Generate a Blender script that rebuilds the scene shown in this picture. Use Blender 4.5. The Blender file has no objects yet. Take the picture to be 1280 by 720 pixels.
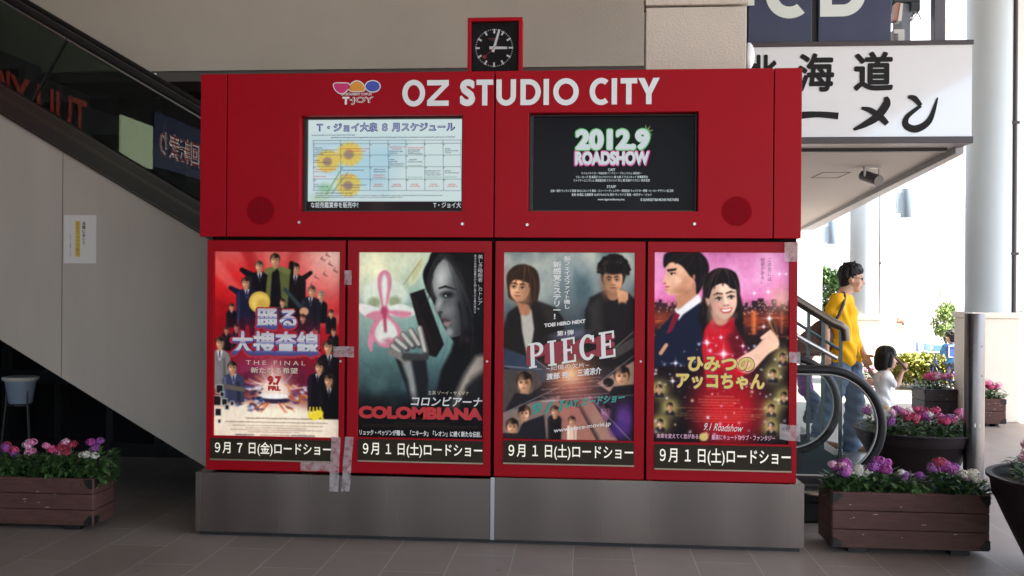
import bpy, bmesh, math, random
import numpy as np
from mathutils import Vector, Matrix
random.seed(7); rng = np.random.default_rng(7)
S = bpy.context.scene
COL = S.collection
rad = math.radians

# ------------------------------------------------------------------ camera
F, YAW, ROLL, EYE = 1150.0, rad(4.5), 0.0075, 1.48
_d = Vector((-math.sin(YAW), math.cos(YAW), 0)); _r0 = Vector((math.cos(YAW), math.sin(YAW), 0)); _z = Vector((0, 0, 1))
_r = _r0*math.cos(ROLL) + _z*math.sin(ROLL); _u = _z*math.cos(ROLL) - _r0*math.sin(ROLL)
CAM = Vector((0, 0, EYE))
cd = bpy.data.cameras.new('camera'); co = bpy.data.objects.new('camera', cd); COL.objects.link(co)
M = Matrix((_r, _u, -_d)).transposed().to_4x4(); M.translation = CAM
co.matrix_world = M
cd.sensor_width = 36; cd.lens = 36*F/1280; cd.clip_start = 0.05; cd.clip_end = 2000
S.camera = co

# ------------------------------------------------------------------ light
SUN_EL, SUN_AZ = rad(62), rad(106)       # azimuth clockwise from +Y towards +X
W = bpy.data.worlds.new('World'); S.world = W; W.use_nodes = True
nt = W.node_tree; bg = nt.nodes['Background']
sky = nt.nodes.new('ShaderNodeTexSky'); sky.sky_type = 'NISHITA'; sky.sun_disc = False
sky.sun_elevation = SUN_EL; sky.sun_rotation = SUN_AZ; sky.air_density = 1.0; sky.dust_density = 3.0; sky.ozone_density = 1.0
nt.links.new(sky.outputs[0], bg.inputs[0]); bg.inputs[1].default_value = 0.15
sl = bpy.data.lights.new('sun', 'SUN'); sl.energy = 4.5; sl.angle = rad(0.5); sl.color = (1, 0.95, 0.87)
so = bpy.data.objects.new('sun', sl); COL.objects.link(so)
sdir = Vector((math.sin(SUN_AZ)*math.cos(SUN_EL), math.cos(SUN_AZ)*math.cos(SUN_EL), math.sin(SUN_EL)))
so.rotation_euler = sdir.to_track_quat('Z', 'Y').to_euler()
S.view_settings.view_transform = 'Standard'; S.view_settings.look = 'None'
S.view_settings.gamma = 1; S.view_settings.use_curve_mapping = False
S.view_settings.exposure = 2.5
S.cycles.use_denoising = True
S.cycles.max_bounces = 7; S.cycles.diffuse_bounces = 4; S.cycles.glossy_bounces = 3
S.cycles.transparent_max_bounces = 8; S.cycles.transmission_bounces = 4
S.cycles.sample_clamp_indirect = 6

# ------------------------------------------------------------------ helpers
def ray(x, y): return _d + _r*((x-640)/F) - _u*((y-360)/F)
def at(x, y, Y):
    v = ray(x, y); return CAM + v*(Y/v.y)
def on_ground(x, y, Z=0.0):
    v = ray(x, y); return CAM + v*((Z-EYE)/v.z)
def at_x(x, y, X):
    v = ray(x, y); return CAM + v*(X/v.x)

def srgb(c):
    c = np.asarray(c, float)/255.0
    return np.where(c <= 0.04045, c/12.92, ((c+0.055)/1.055)**2.4)

_mats = {}
def mat(name, col=(.5, .5, .5), rough=.6, metal=0.0, emit=None, estr=0.0, var=0.0, vscale=6.0, bump=0.0, bscale=60.0,
        spec=0.5, coat=0.0, trans=0.0, aniso=0.0, stretch=None, detail=6):
    if name in _mats: return _mats[name]
    m = bpy.data.materials.new(name); m.use_nodes = True
    n = m.node_tree.nodes; L = m.node_tree.links; p = n['Principled BSDF']
    p.inputs['Base Color'].default_value = (*col, 1); p.inputs['Roughness'].default_value = rough
    p.inputs['Metallic'].default_value = metal; p.inputs['Specular IOR Level'].default_value = spec
    p.inputs['Coat Weight'].default_value = coat; p.inputs['Transmission Weight'].default_value = trans
    p.inputs['Anisotropic'].default_value = aniso
    tc = n.new('ShaderNodeTexCoord'); src = tc.outputs['Object']
    if stretch:
        mp = n.new('ShaderNodeMapping'); mp.inputs['Scale'].default_value = stretch
        L.new(src, mp.inputs[0]); src = mp.outputs[0]
    if emit is not None:
        p.inputs['Emission Color'].default_value = (*emit, 1); p.inputs['Emission Strength'].default_value = estr
    if var > 0:
        t = n.new('ShaderNodeTexNoise'); t.inputs['Scale'].default_value = vscale; t.inputs['Detail'].default_value = detail
        t.inputs['Roughness'].default_value = .65
        L.new(src, t.inputs['Vector'])
        r = n.new('ShaderNodeMapRange'); r.inputs[1].default_value = .25; r.inputs[2].default_value = .75
        r.inputs[3].default_value = 1-var; r.inputs[4].default_value = 1+var
        L.new(t.outputs[0], r.inputs[0])
        mx = n.new('ShaderNodeVectorMath'); mx.operation = 'SCALE'; mx.inputs[0].default_value = col
        L.new(r.outputs[0], mx.inputs['Scale']); L.new(mx.outputs[0], p.inputs['Base Color'])
        r2 = n.new('ShaderNodeMapRange'); r2.inputs[3].default_value = max(0, rough-.1); r2.inputs[4].default_value = min(1, rough+.1)
        L.new(t.outputs[0], r2.inputs[0]); L.new(r2.outputs[0], p.inputs['Roughness'])
    if bump > 0:
        t2 = n.new('ShaderNodeTexNoise'); t2.inputs['Scale'].default_value = bscale; t2.inputs['Detail'].default_value = 4
        L.new(src, t2.inputs['Vector'])
        b = n.new('ShaderNodeBump'); b.inputs['Strength'].default_value = bump; b.inputs['Distance'].default_value = .01
        L.new(t2.outputs[0], b.inputs['Height']); L.new(b.outputs[0], p.inputs['Normal'])
    _mats[name] = m
    return m

def print_mat(name, emit=0.0, rough=.35, coat=0.0, screen=False, spec=.3):
    """printed sheet / display: colour comes from the print stored on the mesh"""
    m = bpy.data.materials.new(name); m.use_nodes = True
    n = m.node_tree.nodes; L = m.node_tree.links; p = n['Principled BSDF']
    a = n.new('ShaderNodeAttribute'); a.attribute_name = 'ink'
    if screen: p.inputs['Base Color'].default_value = (.008, .008, .009, 1); spec = .06
    else: L.new(a.outputs['Color'], p.inputs['Base Color'])
    p.inputs['Roughness'].default_value = rough; p.inputs['Specular IOR Level'].default_value = spec
    p.inputs['Coat Weight'].default_value = coat
    if emit > 0:
        L.new(a.outputs['Color'], p.inputs['Emission Color']); p.inputs['Emission Strength'].default_value = emit
    return m

def glass_mat(name, tint=(.8, .9, .86), refl=.1, rough=0.0):
    if name in _mats: return _mats[name]
    m = bpy.data.materials.new(name); m.use_nodes = True
    n = m.node_tree.nodes; L = m.node_tree.links
    for x in list(n): n.remove(x)
    out = n.new('ShaderNodeOutputMaterial'); mx = n.new('ShaderNodeMixShader')
    tr = n.new('ShaderNodeBsdfTransparent'); tr.inputs[0].default_value = (*tint, 1)
    gl = n.new('ShaderNodeBsdfGlossy'); gl.inputs['Roughness'].default_value = rough
    fr = n.new('ShaderNodeLayerWeight'); fr.inputs[0].default_value = .2
    ma = n.new('ShaderNodeMath'); ma.operation = 'MULTIPLY_ADD'; ma.inputs[1].default_value = .5; ma.inputs[2].default_value = refl
    L.new(fr.outputs['Fresnel'], ma.inputs[0]); L.new(ma.outputs[0], mx.inputs[0])
    L.new(tr.outputs[0], mx.inputs[1]); L.new(gl.outputs[0], mx.inputs[2]); L.new(mx.outputs[0], out.inputs[0])
    _mats[name] = m
    return m

class MB:
    def __init__(s): s.v = []; s.f = []; s.mi = []
    def add(s, vs, fs, mi=0):
        o = len(s.v); s.v += [tuple(v) for v in vs]
        s.f += [tuple(i+o for i in f) for f in fs]; s.mi += [mi]*len(fs); return s
    def box(s, x0, x1, y0, y1, z0, z1, mi=0):
        x0, x1 = sorted((x0, x1)); y0, y1 = sorted((y0, y1)); z0, z1 = sorted((z0, z1))
        return s.add([(x0,y0,z0),(x1,y0,z0),(x1,y1,z0),(x0,y1,z0),(x0,y0,z1),(x1,y0,z1),(x1,y1,z1),(x0,y1,z1)],
                     [(0,3,2,1),(4,5,6,7),(0,1,5,4),(1,2,6,5),(2,3,7,6),(3,0,4,7)], mi)
    def prism(s, poly, y0, y1, mi=0):            # polygon in XZ (counter clockwise seen from -Y), extruded along Y
        n = len(poly)
        vs = [(x, y0, z) for x, z in poly]+[(x, y1, z) for x, z in poly]
        fs = [tuple(range(n)), tuple(range(2*n-1, n-1, -1))]+[(i, n+i, n+(i+1) % n, (i+1) % n) for i in range(n)]
        return s.add(vs, fs, mi)
    def prism_z(s, poly, z0, z1, mi=0):
        n = len(poly)
        vs = [(x, y, z0) for x, y in poly]+[(x, y, z1) for x, y in poly]
        fs = [tuple(range(n-1, -1, -1)), tuple(range(n, 2*n))]+[(i, (i+1) % n, n+(i+1) % n, n+i) for i in range(n)]
        return s.add(vs, fs, mi)
    def lathe(s, prof, c=(0, 0, 0), seg=32, mi=0, axis='z'):
        o = len(s.v); k = len(prof)
        for i in range(seg):
            a = 2*math.pi*i/seg
            for r, h in prof:
                p = (r*math.cos(a), r*math.sin(a), h) if axis == 'z' else (r*math.cos(a), h, r*math.sin(a))
                s.v.append((c[0]+p[0], c[1]+p[1], c[2]+p[2]))
        for i in range(seg):
            j = (i+1) % seg
            for q in range(k-1):
                f = (o+i*k+q, o+j*k+q, o+j*k+q+1, o+i*k+q+1)
                s.f.append(f if axis == 'z' else f[::-1]); s.mi.append(mi)
        return s
    def tube(s, pts, r, seg=10, mi=0, caps=True, closed=False):
        pts = [Vector(p) for p in pts]; n = len(pts); rs = r if isinstance(r, (list, tuple)) else [r]*n
        o = len(s.v); up = None
        for i, p in enumerate(pts):
            a = pts[i-1] if (i > 0 or closed) else p; b = pts[(i+1) % n] if (i < n-1 or closed) else p
            t = (b-a).normalized()
            if up is None:
                up = Vector((0, 0, 1)) if abs(t.z) < .9 else Vector((1, 0, 0))
            e1 = t.cross(up).normalized(); e2 = e1.cross(t).normalized(); up = e2
            for q in range(seg):
                an = 2*math.pi*q/seg
                s.v.append(tuple(p+(e1*math.cos(an)+e2*math.sin(an))*rs[i]))
        for i in range(n if closed else n-1):
            j = (i+1) % n
            for q in range(seg):
                w = (q+1) % seg
                s.f.append((o+i*seg+q, o+i*seg+w, o+j*seg+w, o+j*seg+q)); s.mi.append(mi)
        if caps and not closed:
            s.f.append(tuple(o+q for q in range(seg-1, -1, -1))); s.mi.append(mi)
            s.f.append(tuple(o+(n-1)*seg+q for q in range(seg))); s.mi.append(mi)
        return s
    def ball(s, c, rx, ry=None, rz=None, seg=14, rings=8, mi=0):
        ry = ry or rx; rz = rz or rx
        o = len(s.v)
        for i in range(rings+1):
            th = math.pi*i/rings
            for q in range(seg):
                a = 2*math.pi*q/seg
                s.v.append((c[0]+rx*math.sin(th)*math.cos(a), c[1]+ry*math.sin(th)*math.sin(a), c[2]-rz*math.cos(th)))
        for i in range(rings):
            for q in range(seg):
                w = (q+1) % seg
                s.f.append((o+i*seg+q, o+i*seg+w, o+(i+1)*seg+w, o+(i+1)*seg+q)); s.mi.append(mi)
        return s
    def mesh(s, name='m'):
        m = bpy.data.meshes.new(name); m.from_pydata(s.v, [], s.f); m.update(); return m

def root_loc(p):
    while p.parent: p = p.parent
    return p.location
def obj(name, mb, m, parent=None, smooth=None, bevel=0.0, world=True):
    """link ONE mesh object; vertices are given in world space unless world=False"""
    me = mb.mesh(name) if isinstance(mb, MB) else mb
    if world and parent is not None:
        l = root_loc(parent)
        if l.length > 0: me.transform(Matrix.Translation(-l))
    ms = m if isinstance(m, (list, tuple)) else [m]
    if len(me.materials) == 0:
        for x in ms: me.materials.append(x)
    if isinstance(mb, MB) and len(ms) > 1: me.polygons.foreach_set('material_index', mb.mi)
    if smooth:
        me.polygons.foreach_set('use_smooth', [True]*len(me.polygons)); me.set_sharp_from_angle(angle=rad(smooth))
    o = bpy.data.objects.new(name, me); COL.objects.link(o)
    if parent is not None: o.parent = parent
    if bevel:
        b = o.modifiers.new('bevel', 'BEVEL'); b.width = bevel; b.segments = 2; b.limit_method = 'ANGLE'; b.angle_limit = rad(40)
    return o
def tag(o, label=None, cat=None, group=None, kind=None):
    if label: o['label'] = label
    if cat: o['category'] = cat
    if group: o['group'] = group
    if kind: o['kind'] = kind
    return o
def thing(name, label, cat, loc=(0, 0, 0), group=None):
    o = bpy.data.objects.new(name, None); o.empty_display_size = .1; COL.objects.link(o); o.location = loc
    return tag(o, label, cat, group)
def kids(o): return [c for c in bpy.data.objects if c.parent == o]

_font_cache = {}
def text_polys(body, off=0.0, align='LEFT', spacing=1.0, line=1.0):
    key = (body, off, align, spacing, line)
    if key not in _font_cache:
        cu = bpy.data.curves.new('lettering', 'FONT'); cu.body = body; cu.size = 1; cu.offset = off; cu.align_x = align
        cu.space_character = spacing; cu.space_line = line; cu.resolution_u = 4
        o = bpy.data.objects.new('lettering', cu); COL.objects.link(o)
        dg = bpy.context.evaluated_depsgraph_get()
        me = bpy.data.meshes.new_from_object(o.evaluated_get(dg))
        v = np.array([p.co for p in me.vertices]).reshape(-1, 3)[:, :2]; f = [tuple(p.vertices) for p in me.polygons]
        bpy.data.objects.remove(o); bpy.data.meshes.remove(me); bpy.data.curves.remove(cu)
        _font_cache[key] = (v, f)
    return _font_cache[key]
def fit_text(mb, body, box, y, off=0.0, stretch=True, align='LEFT', shear=0.0, slope=0.0, mi=0, spacing=1.0, line=1.0, keep=False):
    """letters laid flat in the XZ plane at depth y, fitted into box = (x0, z0, x1, z1)"""
    bold = 0.0
    cjk = any(ord(c) > 0x2fff for c in body)
    if cjk and off > 0: bold = off; off = 0.0            # heavy strokes: several shifted copies of the letters
    elif off > .03: bold = off-.02; off = .02
    v, f = text_polys(body, off, align, spacing, line)
    if len(v) == 0: return
    if bold:
        n = len(v); vs, fs, ys = [v], list(f), [np.zeros(n)]
        for q in range(8):
            a = math.pi*q/4; vs.append(v+np.array([math.cos(a), math.sin(a)])*bold); fs += [tuple(i+n*(q+1) for i in t) for t in f]; ys.append(np.full(n, -.00003*(q+1)))
        v, f, ys = np.concatenate(vs), fs, np.concatenate(ys)
    else: ys = np.zeros(len(v))
    lo, hi = v.min(0), v.max(0); x0, z0, x1, z1 = box
    sx = (x1-x0)/(hi[0]-lo[0]); sz = (z1-z0)/(hi[1]-lo[1])
    if not stretch: sx = sz = min(sx, sz)
    X = (v[:, 0]-lo[0])*sx; Z = (v[:, 1]-lo[1])*sz
    if not stretch:
        X += ((x1-x0)-(hi[0]-lo[0])*sx)/2
    Z2 = Z + slope*X; X2 = X + shear*Z
    mb.add([(x0+a, y+c, z0+b) for a, b, c in zip(X2, Z2, ys)], f, mi)
def vtext(body): return '\n'.join(body)

# smooth closed body from overlapping limbs
def capsule(mb, p0, r0, p1, r1, seg=14):
    p0, p1 = Vector(p0), Vector(p1); t = (p1-p0); L = t.length; t.normalize()
    pts, rs = [], []
    for k in range(4):
        a = math.pi/2*(1-k/4.0); pts.append(p0-t*r0*math.sin(a)); rs.append(max(1e-4, r0*math.cos(a)))
    pts.append(p0); rs.append(r0); pts.append(p1); rs.append(r1)
    for k in range(1, 5):
        a = math.pi/2*k/4.0; pts.append(p1+t*r1*math.sin(a)); rs.append(max(1e-4, r1*math.cos(a)))
    mb.tube(pts, rs, seg)
def chain(mb, pts):
    for a, b in zip(pts[:-1], pts[1:]): capsule(mb, a[0], a[1], b[0], b[1])
def loft(mb, st, seg=20):                       # stations (x, y, z, rx, ry)
    o = len(mb.v)
    for (x, y, z, rx, ry) in st:
        for q in range(seg):
            a = 2*math.pi*q/seg; mb.v.append((x+rx*math.cos(a), y+ry*math.sin(a), z))
    for i in range(len(st)-1):
        for q in range(seg):
            w = (q+1) % seg; mb.f.append((o+i*seg+q, o+i*seg+w, o+(i+1)*seg+w, o+(i+1)*seg+q)); mb.mi.append(0)
    mb.f.append(tuple(o+q for q in range(seg-1, -1, -1))); mb.mi.append(0)
    k = o+(len(st)-1)*seg; mb.f.append(tuple(k+q for q in range(seg))); mb.mi.append(0)
def fuse(mb, voxel=.008, smooth=4):
    me = mb.mesh('tmp'); o = bpy.data.objects.new('tmp', me); COL.objects.link(o)
    r = o.modifiers.new('r', 'REMESH'); r.mode = 'VOXEL'; r.voxel_size = voxel; r.use_smooth_shade = True
    if smooth:
        s = o.modifiers.new('s', 'SMOOTH'); s.factor = .5; s.iterations = smooth
    dg = bpy.context.evaluated_depsgraph_get(); out = bpy.data.meshes.new_from_object(o.evaluated_get(dg))
    bpy.data.objects.remove(o); bpy.data.meshes.remove(me)
    out.polygons.foreach_set('use_smooth', [True]*len(out.polygons))
    return out

# ------------------------------------------------------------------ print painter (what is printed on the posters and shown on the screens)
class Paint:
    def __init__(s, H, res=230):
        s.H = H; s.w = res; s.h = int(res*H/100)
        u = np.linspace(0, 100, s.w); v = np.linspace(0, H, s.h)
        s.U, s.V = np.meshgrid(u, v); s.im = np.zeros((s.h, s.w, 3)); s.px = 100.0/res
    def put(s, m, col, a=1.0):
        m = np.clip(m, 0, 1)*a; s.im = s.im*(1-m[..., None]) + np.asarray(col, float)*m[..., None]
    def grad(s, stops, axis='v'):
        t = s.V if axis == 'v' else s.U
        xs = [q[0] for q in stops]
        s.im = np.stack([np.interp(t, xs, [q[1][k] for q in stops]) for k in range(3)], -1)
    def noise(s, n, seed):
        r = np.random.default_rng(seed); g = r.random((n+2, n+2))
        x = s.U/100*n; y = s.V/s.H*n; i = np.clip(x.astype(int), 0, n); j = np.clip(y.astype(int), 0, n)
        fx = x-i; fy = y-j; fx = fx*fx*(3-2*fx); fy = fy*fy*(3-2*fy)
        return (g[j, i]*(1-fx)+g[j, i+1]*fx)*(1-fy)+(g[j+1, i]*(1-fx)+g[j+1, i+1]*fx)*fy
    def fbm(s, n, seed): return (s.noise(n, seed)+.5*s.noise(2*n, seed+1)+.25*s.noise(4*n, seed+2))/1.75
    def ell(s, cx, cy, rx, ry, col, soft=.8, ang=0, a=1.0):
        c, sn = math.cos(rad(ang)), math.sin(rad(ang)); x = s.U-cx; y = s.V-cy
        X = x*c+y*sn; Y = -x*sn+y*c
        d = (np.sqrt((X/rx)**2+(Y/ry)**2)-1)*min(rx, ry)
        s.put(.5-d/soft, col, a)
    def cap(s, x0, y0, r0, x1, y1, r1, col, soft=.8, a=1.0):
        dx, dy = x1-x0, y1-y0; t = np.clip(((s.U-x0)*dx+(s.V-y0)*dy)/(dx*dx+dy*dy+1e-9), 0, 1)
        d = np.hypot(s.U-x0-t*dx, s.V-y0-t*dy)-(r0+(r1-r0)*t); s.put(.5-d/soft, col, a)
    def poly(s, pts, col, soft=.8, a=1.0, curve=False):
        pts = np.asarray(pts, float)
        if curve:
            n = len(pts); out = []
            for i in range(n):
                p0, p1, p2, p3 = pts[i-1], pts[i], pts[(i+1) % n], pts[(i+2) % n]
                for t in (0, .25, .5, .75):
                    out.append(.5*((2*p1)+(-p0+p2)*t+(2*p0-5*p1+4*p2-p3)*t*t+(-p0+3*p1-3*p2+p3)*t**3))
            pts = np.array(out)
        d2 = np.full(s.U.shape, 1e9); ins = np.zeros(s.U.shape, bool)
        for i in range(len(pts)):
            (ax, ay), (bx, by) = pts[i-1], pts[i]
            ex, ey = bx-ax, by-ay; wx, wy = s.U-ax, s.V-ay
            t = np.clip((wx*ex+wy*ey)/(ex*ex+ey*ey+1e-9), 0, 1); d2 = np.minimum(d2, (wx-ex*t)**2+(wy-ey*t)**2)
            c = ((ay > s.V) != (by > s.V)) & (s.U < ex*(s.V-ay)/(ey+(1e-12 if ey == 0 else 0))+ax); ins ^= c
        d = np.sqrt(d2)*np.where(ins, -1, 1); s.put(.5-d/soft, col, a)
    def glow(s, cx, cy, r, col, a=1.0, ry=None):
        ry = ry or r; s.put(np.exp(-(((s.U-cx)/r)**2+((s.V-cy)/ry)**2)), col, a)
    def star(s, cx, cy, r, col=(255, 245, 255), a=.9):
        s.glow(cx, cy, r*.5, col, a)
        s.glow(cx, cy, r*1.6, col, a*.5, ry=r*.16); s.glow(cx, cy, r*.16, col, a*.5, ry=r*1.6)
    def face(s, cx, cy, r, skin=(216, 165, 130), hair=(28, 20, 18), ang=0, shade=.35, smile=False, look=0.0, side=1, fringe=.35):
        """a plain, nobody-in-particular face: r = half width"""
        s.ell(cx, cy-.25*r, 1.22*r, 1.35*r, hair, ang=ang)
        s.cap(cx, cy+.9*r, .55*r, cx, cy+1.6*r, .6*r, np.array(skin)*.8)
        s.ell(cx, cy+.12*r, .92*r, 1.2*r, skin, ang=ang)
        s.ell(cx+side*.65*r, cy+.15*r, .4*r, 1.05*r, np.array(skin)*(1-shade), soft=.9*r, ang=ang)
        s.poly([(cx-1.05*r, cy-.15*r), (cx-1.0*r, cy-1.1*r), (cx, cy-1.5*r), (cx+1.0*r, cy-1.1*r), (cx+1.05*r, cy-.1*r),
                (cx+.75*r, cy-(1-fringe)*r*.9), (cx+.1*r, cy-fringe*r*.9), (cx-.55*r, cy-fringe*r)], hair, soft=.25*r)
        s.ell(cx-side*.5*r, cy-.15*r, .35*r, .7*r, np.minimum(255, np.array(skin)*1.14), soft=.9*r, ang=ang, a=.7)
        s.ell(cx, cy+1.05*r, .6*r, .3*r, np.array(skin)*.72, soft=.6*r, a=.7)
        s.cap(cx+look*r+side*.08*r, cy, .04*r, cx+look*1.3*r+side*.1*r, cy+.36*r, .09*r, np.array(skin)*.74, soft=.25*r, a=.8)
        for sx in (-1, 1):
            ex = cx+sx*.38*r+look*r; s.ell(ex, cy-.0*r, .28*r, .18*r, np.array(skin)*.62, soft=.3*r, a=.75); s.ell(ex, cy+.04*r, .15*r, .085*r, (38, 24, 20), soft=.14*r)
            s.cap(ex-.2*r, cy-.21*r, .035*r, ex+.2*r, cy-.22*r, .03*r, np.array(hair)*1.3, soft=.16*r, a=.85)
        s.ell(cx+look*r*1.3, cy+.42*r, .15*r, .1*r, np.array(skin)*.72, soft=.2*r)
        if smile:
            s.ell(cx+look*r, cy+.75*r, .36*r, .18*r, (190, 50, 60), soft=.12*r); s.ell(cx+look*r, cy+.7*r, .27*r, .09*r, (250, 245, 240), soft=.1*r)
        else: s.ell(cx+look*r, cy+.78*r, .25*r, .08*r, (150, 75, 65), soft=.12*r)
    def portrait(s, cx, cy, r, skin=(222, 172, 140), hair=(26, 20, 20), side=1, look=0.0, smile=False, ang=0.0, male=True):
        """a larger face with modelled light; nobody in particular. side = shaded side, look = turn of the features"""
        ca, sa = math.cos(rad(ang)), math.sin(rad(ang)); K = np.array(skin, float); n = lambda q: np.minimum(255, K*q)
        T = lambda x, y: (cx+(x*ca-y*sa)*r, cy+(x*sa+y*ca)*r)
        E = lambda x, y, rx, ry, c, soft=.3, a=1.0, an=0: s.ell(*T(x, y), rx*r, ry*r, c, soft=max(.5, soft*r), ang=ang+an, a=a)
        Cp = lambda x0, y0, r0, x1, y1, r1, c, soft=.1, a=1.0: s.cap(*T(x0, y0), r0*r, *T(x1, y1), r1*r, c, soft=max(.45, soft*r), a=a)
        w = .92 if male else .86
        s.poly([T(x, y) for x, y in ((-w, -.5), (-w-.02, 0), (-w+.04, .45), (-w+.22, .9), (-.32, 1.26), (0, 1.36), (.32, 1.26), (w-.22, .9), (w-.04, .45), (w+.02, 0), (w, -.5), (.55, -1.1), (0, -1.25), (-.55, -1.1))], K, soft=.8, curve=True)
        E(side*.72, .2, .42, 1.15, n(.66), .8, .85); E(-side*.4, -.35, .45, .55, n(1.13), .7, .7); E(-side*.45, .42, .3, .28, n(1.1), .5, .6); E(0, 1.22, .6, .2, n(.7), .5, .7); E(side*.45, .75, .25, .4, n(.8), .5, .6)
        if not male: E(-.45, .42, .26, .18, (236, 150, 140), .4, .5); E(.45, .42, .26, .18, (226, 140, 130), .4, .5)
        for q in (-1, 1):
            x = q*.40+look
            E(x, -.02, .30, .20, n(.74), .3, .7); E(x, .03, .20, .085, (228, 216, 208), .08); E(x+look*.15, .03, .092, .10, (34, 22, 18), .08); E(x+look*.15-.03, .0, .03, .03, (240, 236, 230), .04)
            Cp(x-.22, .0, .03, x, -.07, .045, (26, 16, 14), .08); Cp(x, -.07, .045, x+.22, .0, .03, (26, 16, 14), .08); Cp(x-.18, .12, .012, x+.18, .12, .012, n(.6), .1, .6)
            t_ = .07 if male else .045
            Cp(x-q*.26, -.27, t_, x+q*.04, -.34, t_, np.array(hair)*1.15, .1, .9); Cp(x+q*.04, -.34, t_, x+q*.30, -.26, t_*.4, np.array(hair)*1.2, .1, .85)
        nx = look*1.25
        Cp(look+side*.10, -.1, .05, nx+side*.13, .42, .10, n(.76), .25, .8); Cp(look-side*.02, -.1, .04, nx-side*.01, .40, .06, n(1.16), .2, .7)
        E(nx, .52, .20, .07, n(.68), .14, .8); E(nx-.10, .51, .05, .03, n(.42), .06); E(nx+.10, .51, .05, .03, n(.42), .06)
        mx_ = look
        if smile:
            s.poly([T(mx_+x, y) for x, y in ((-.42, .70), (-.2, .68), (0, .71), (.2, .68), (.42, .70), (.26, .95), (0, 1.02), (-.26, .95))], (178, 62, 66), soft=.7, curve=True)
            s.poly([T(mx_+x, y) for x, y in ((-.33, .74), (0, .76), (.33, .74), (.2, .87), (0, .90), (-.2, .87))], (248, 242, 236), soft=.6, curve=True)
            for q in (-1, 1): Cp(mx_+q*.48, .55, .02, mx_+q*.52, .8, .015, n(.72), .12, .7)
        else:
            E(mx_, .80, .27, .05, n(.55)*np.array((1, .8, .78)), .08); E(mx_, .90, .20, .07, n(.86)*np.array((1, .82, .80)), .12, .8); Cp(mx_-.25, .80, .018, mx_+.25, .80, .018, (84, 42, 38), .07, .85)
        E(mx_, 1.04, .16, .05, n(.78), .2, .7)
    def strands(s, lines, cols, seed, n=5, jit=.6, w=.28, a=.8):
        rr = random.Random(seed)
        for (x0, y0, x1, y1, x2, y2) in lines:
            for _ in range(n):
                j = [rr.uniform(-jit, jit) for _ in range(6)]; c = rr.choice(cols); P = []
                for t in (0, .25, .5, .75, 1): P.append(((1-t)**2*(x0+j[0])+2*t*(1-t)*(x1+j[1])+t*t*(x2+j[2]), (1-t)**2*(y0+j[3])+2*t*(1-t)*(y1+j[4])+t*t*(y2+j[5])))
                for k in range(4): s.cap(*P[k], w*(1-.15*k), *P[k+1], w*(1-.15*(k+1)), c, soft=.5, a=a)
    def suit(s, cx, top, w, bot, col=(18, 18, 28), shirt=(225, 225, 230), tie=(25, 25, 35)):
        c = np.array(col, float)
        s.poly([(cx-w*.16, top-w*.04), (cx+w*.16, top-w*.04), (cx+w*.42, top+w*.1), (cx+w*.52, top+w*.3), (cx+w*.5, bot), (cx-w*.5, bot), (cx-w*.52, top+w*.3), (cx-w*.42, top+w*.1)], c, soft=.9)
        s.cap(cx-w*.4, top+w*.2, w*.05, cx-w*.42, bot-w*.1, w*.05, np.minimum(255, c*1.9+14), soft=w*.12, a=.6)
        s.cap(cx+w*.22, top+w*.4, w*.03, cx+w*.26, bot-w*.1, w*.06, c*.5, soft=w*.14, a=.8)
        s.poly([(cx-w*.12, top), (cx+w*.12, top), (cx, top+w*.42)], shirt, soft=.5); s.cap(cx, top+.4, .04*w, cx, top+w*.34, .035*w, tie, soft=.4)
        for q in (-1, 1): s.cap(cx+q*w*.13, top, w*.02, cx, top+w*.46, w*.015, np.minimum(255, c*2.2+10), soft=w*.06, a=.6)
    def finish(s, seed, contrast=.25, grain=.035, soft=1):
        """soften the drawing and give it the uneven tone of a printed photograph"""
        im = s.im
        for _ in range(soft):
            q = np.pad(im, ((1, 1), (1, 1), (0, 0)), 'edge'); im = (q[1:-1, 1:-1]*4+q[:-2, 1:-1]*2+q[2:, 1:-1]*2+q[1:-1, :-2]*2+q[1:-1, 2:]*2+q[:-2, :-2]+q[2:, 2:]+q[:-2, 2:]+q[2:, :-2])/16
        t = s.fbm(14, seed)-.5; t2 = s.fbm(46, seed+5)-.5; t3 = s.fbm(5, seed+9)-.5
        im = im*(1+grain*2.2*t+grain*3.0*t2+grain*2.0*t3)[..., None]
        x = np.clip(im/255, 0, 1); s.im = 255*(x*(1-contrast)+contrast*(x*x*(3-2*x))); return s
    def sheet(s, x0, x1, z0, z1, y, name='print', mul=1.0):
        """mesh with one colour per vertex; row 0 at the top"""
        xs = np.linspace(x0, x1, s.w); zs = np.linspace(z1, z0, s.h); X, Z = np.meshgrid(xs, zs)
        co = np.stack([X, np.full_like(X, y), Z], -1).reshape(-1, 3)
        idx = np.arange(s.w*s.h).reshape(s.h, s.w)
        f = np.stack([idx[1:, :-1], idx[1:, 1:], idx[:-1, 1:], idx[:-1, :-1]], -1).reshape(-1, 4)
        me = bpy.data.meshes.new(name); me.from_pydata(co.tolist(), [], f.tolist())
        at_ = me.color_attributes.new('ink', 'FLOAT_COLOR', 'POINT')
        lin = srgb(np.clip(s.im, 0, 255)).reshape(-1, 3)*mul
        at_.data.foreach_set('color', np.concatenate([lin, np.ones((len(lin), 1))], 1).astype(np.float32).ravel())
        me.update(); return me

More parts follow.
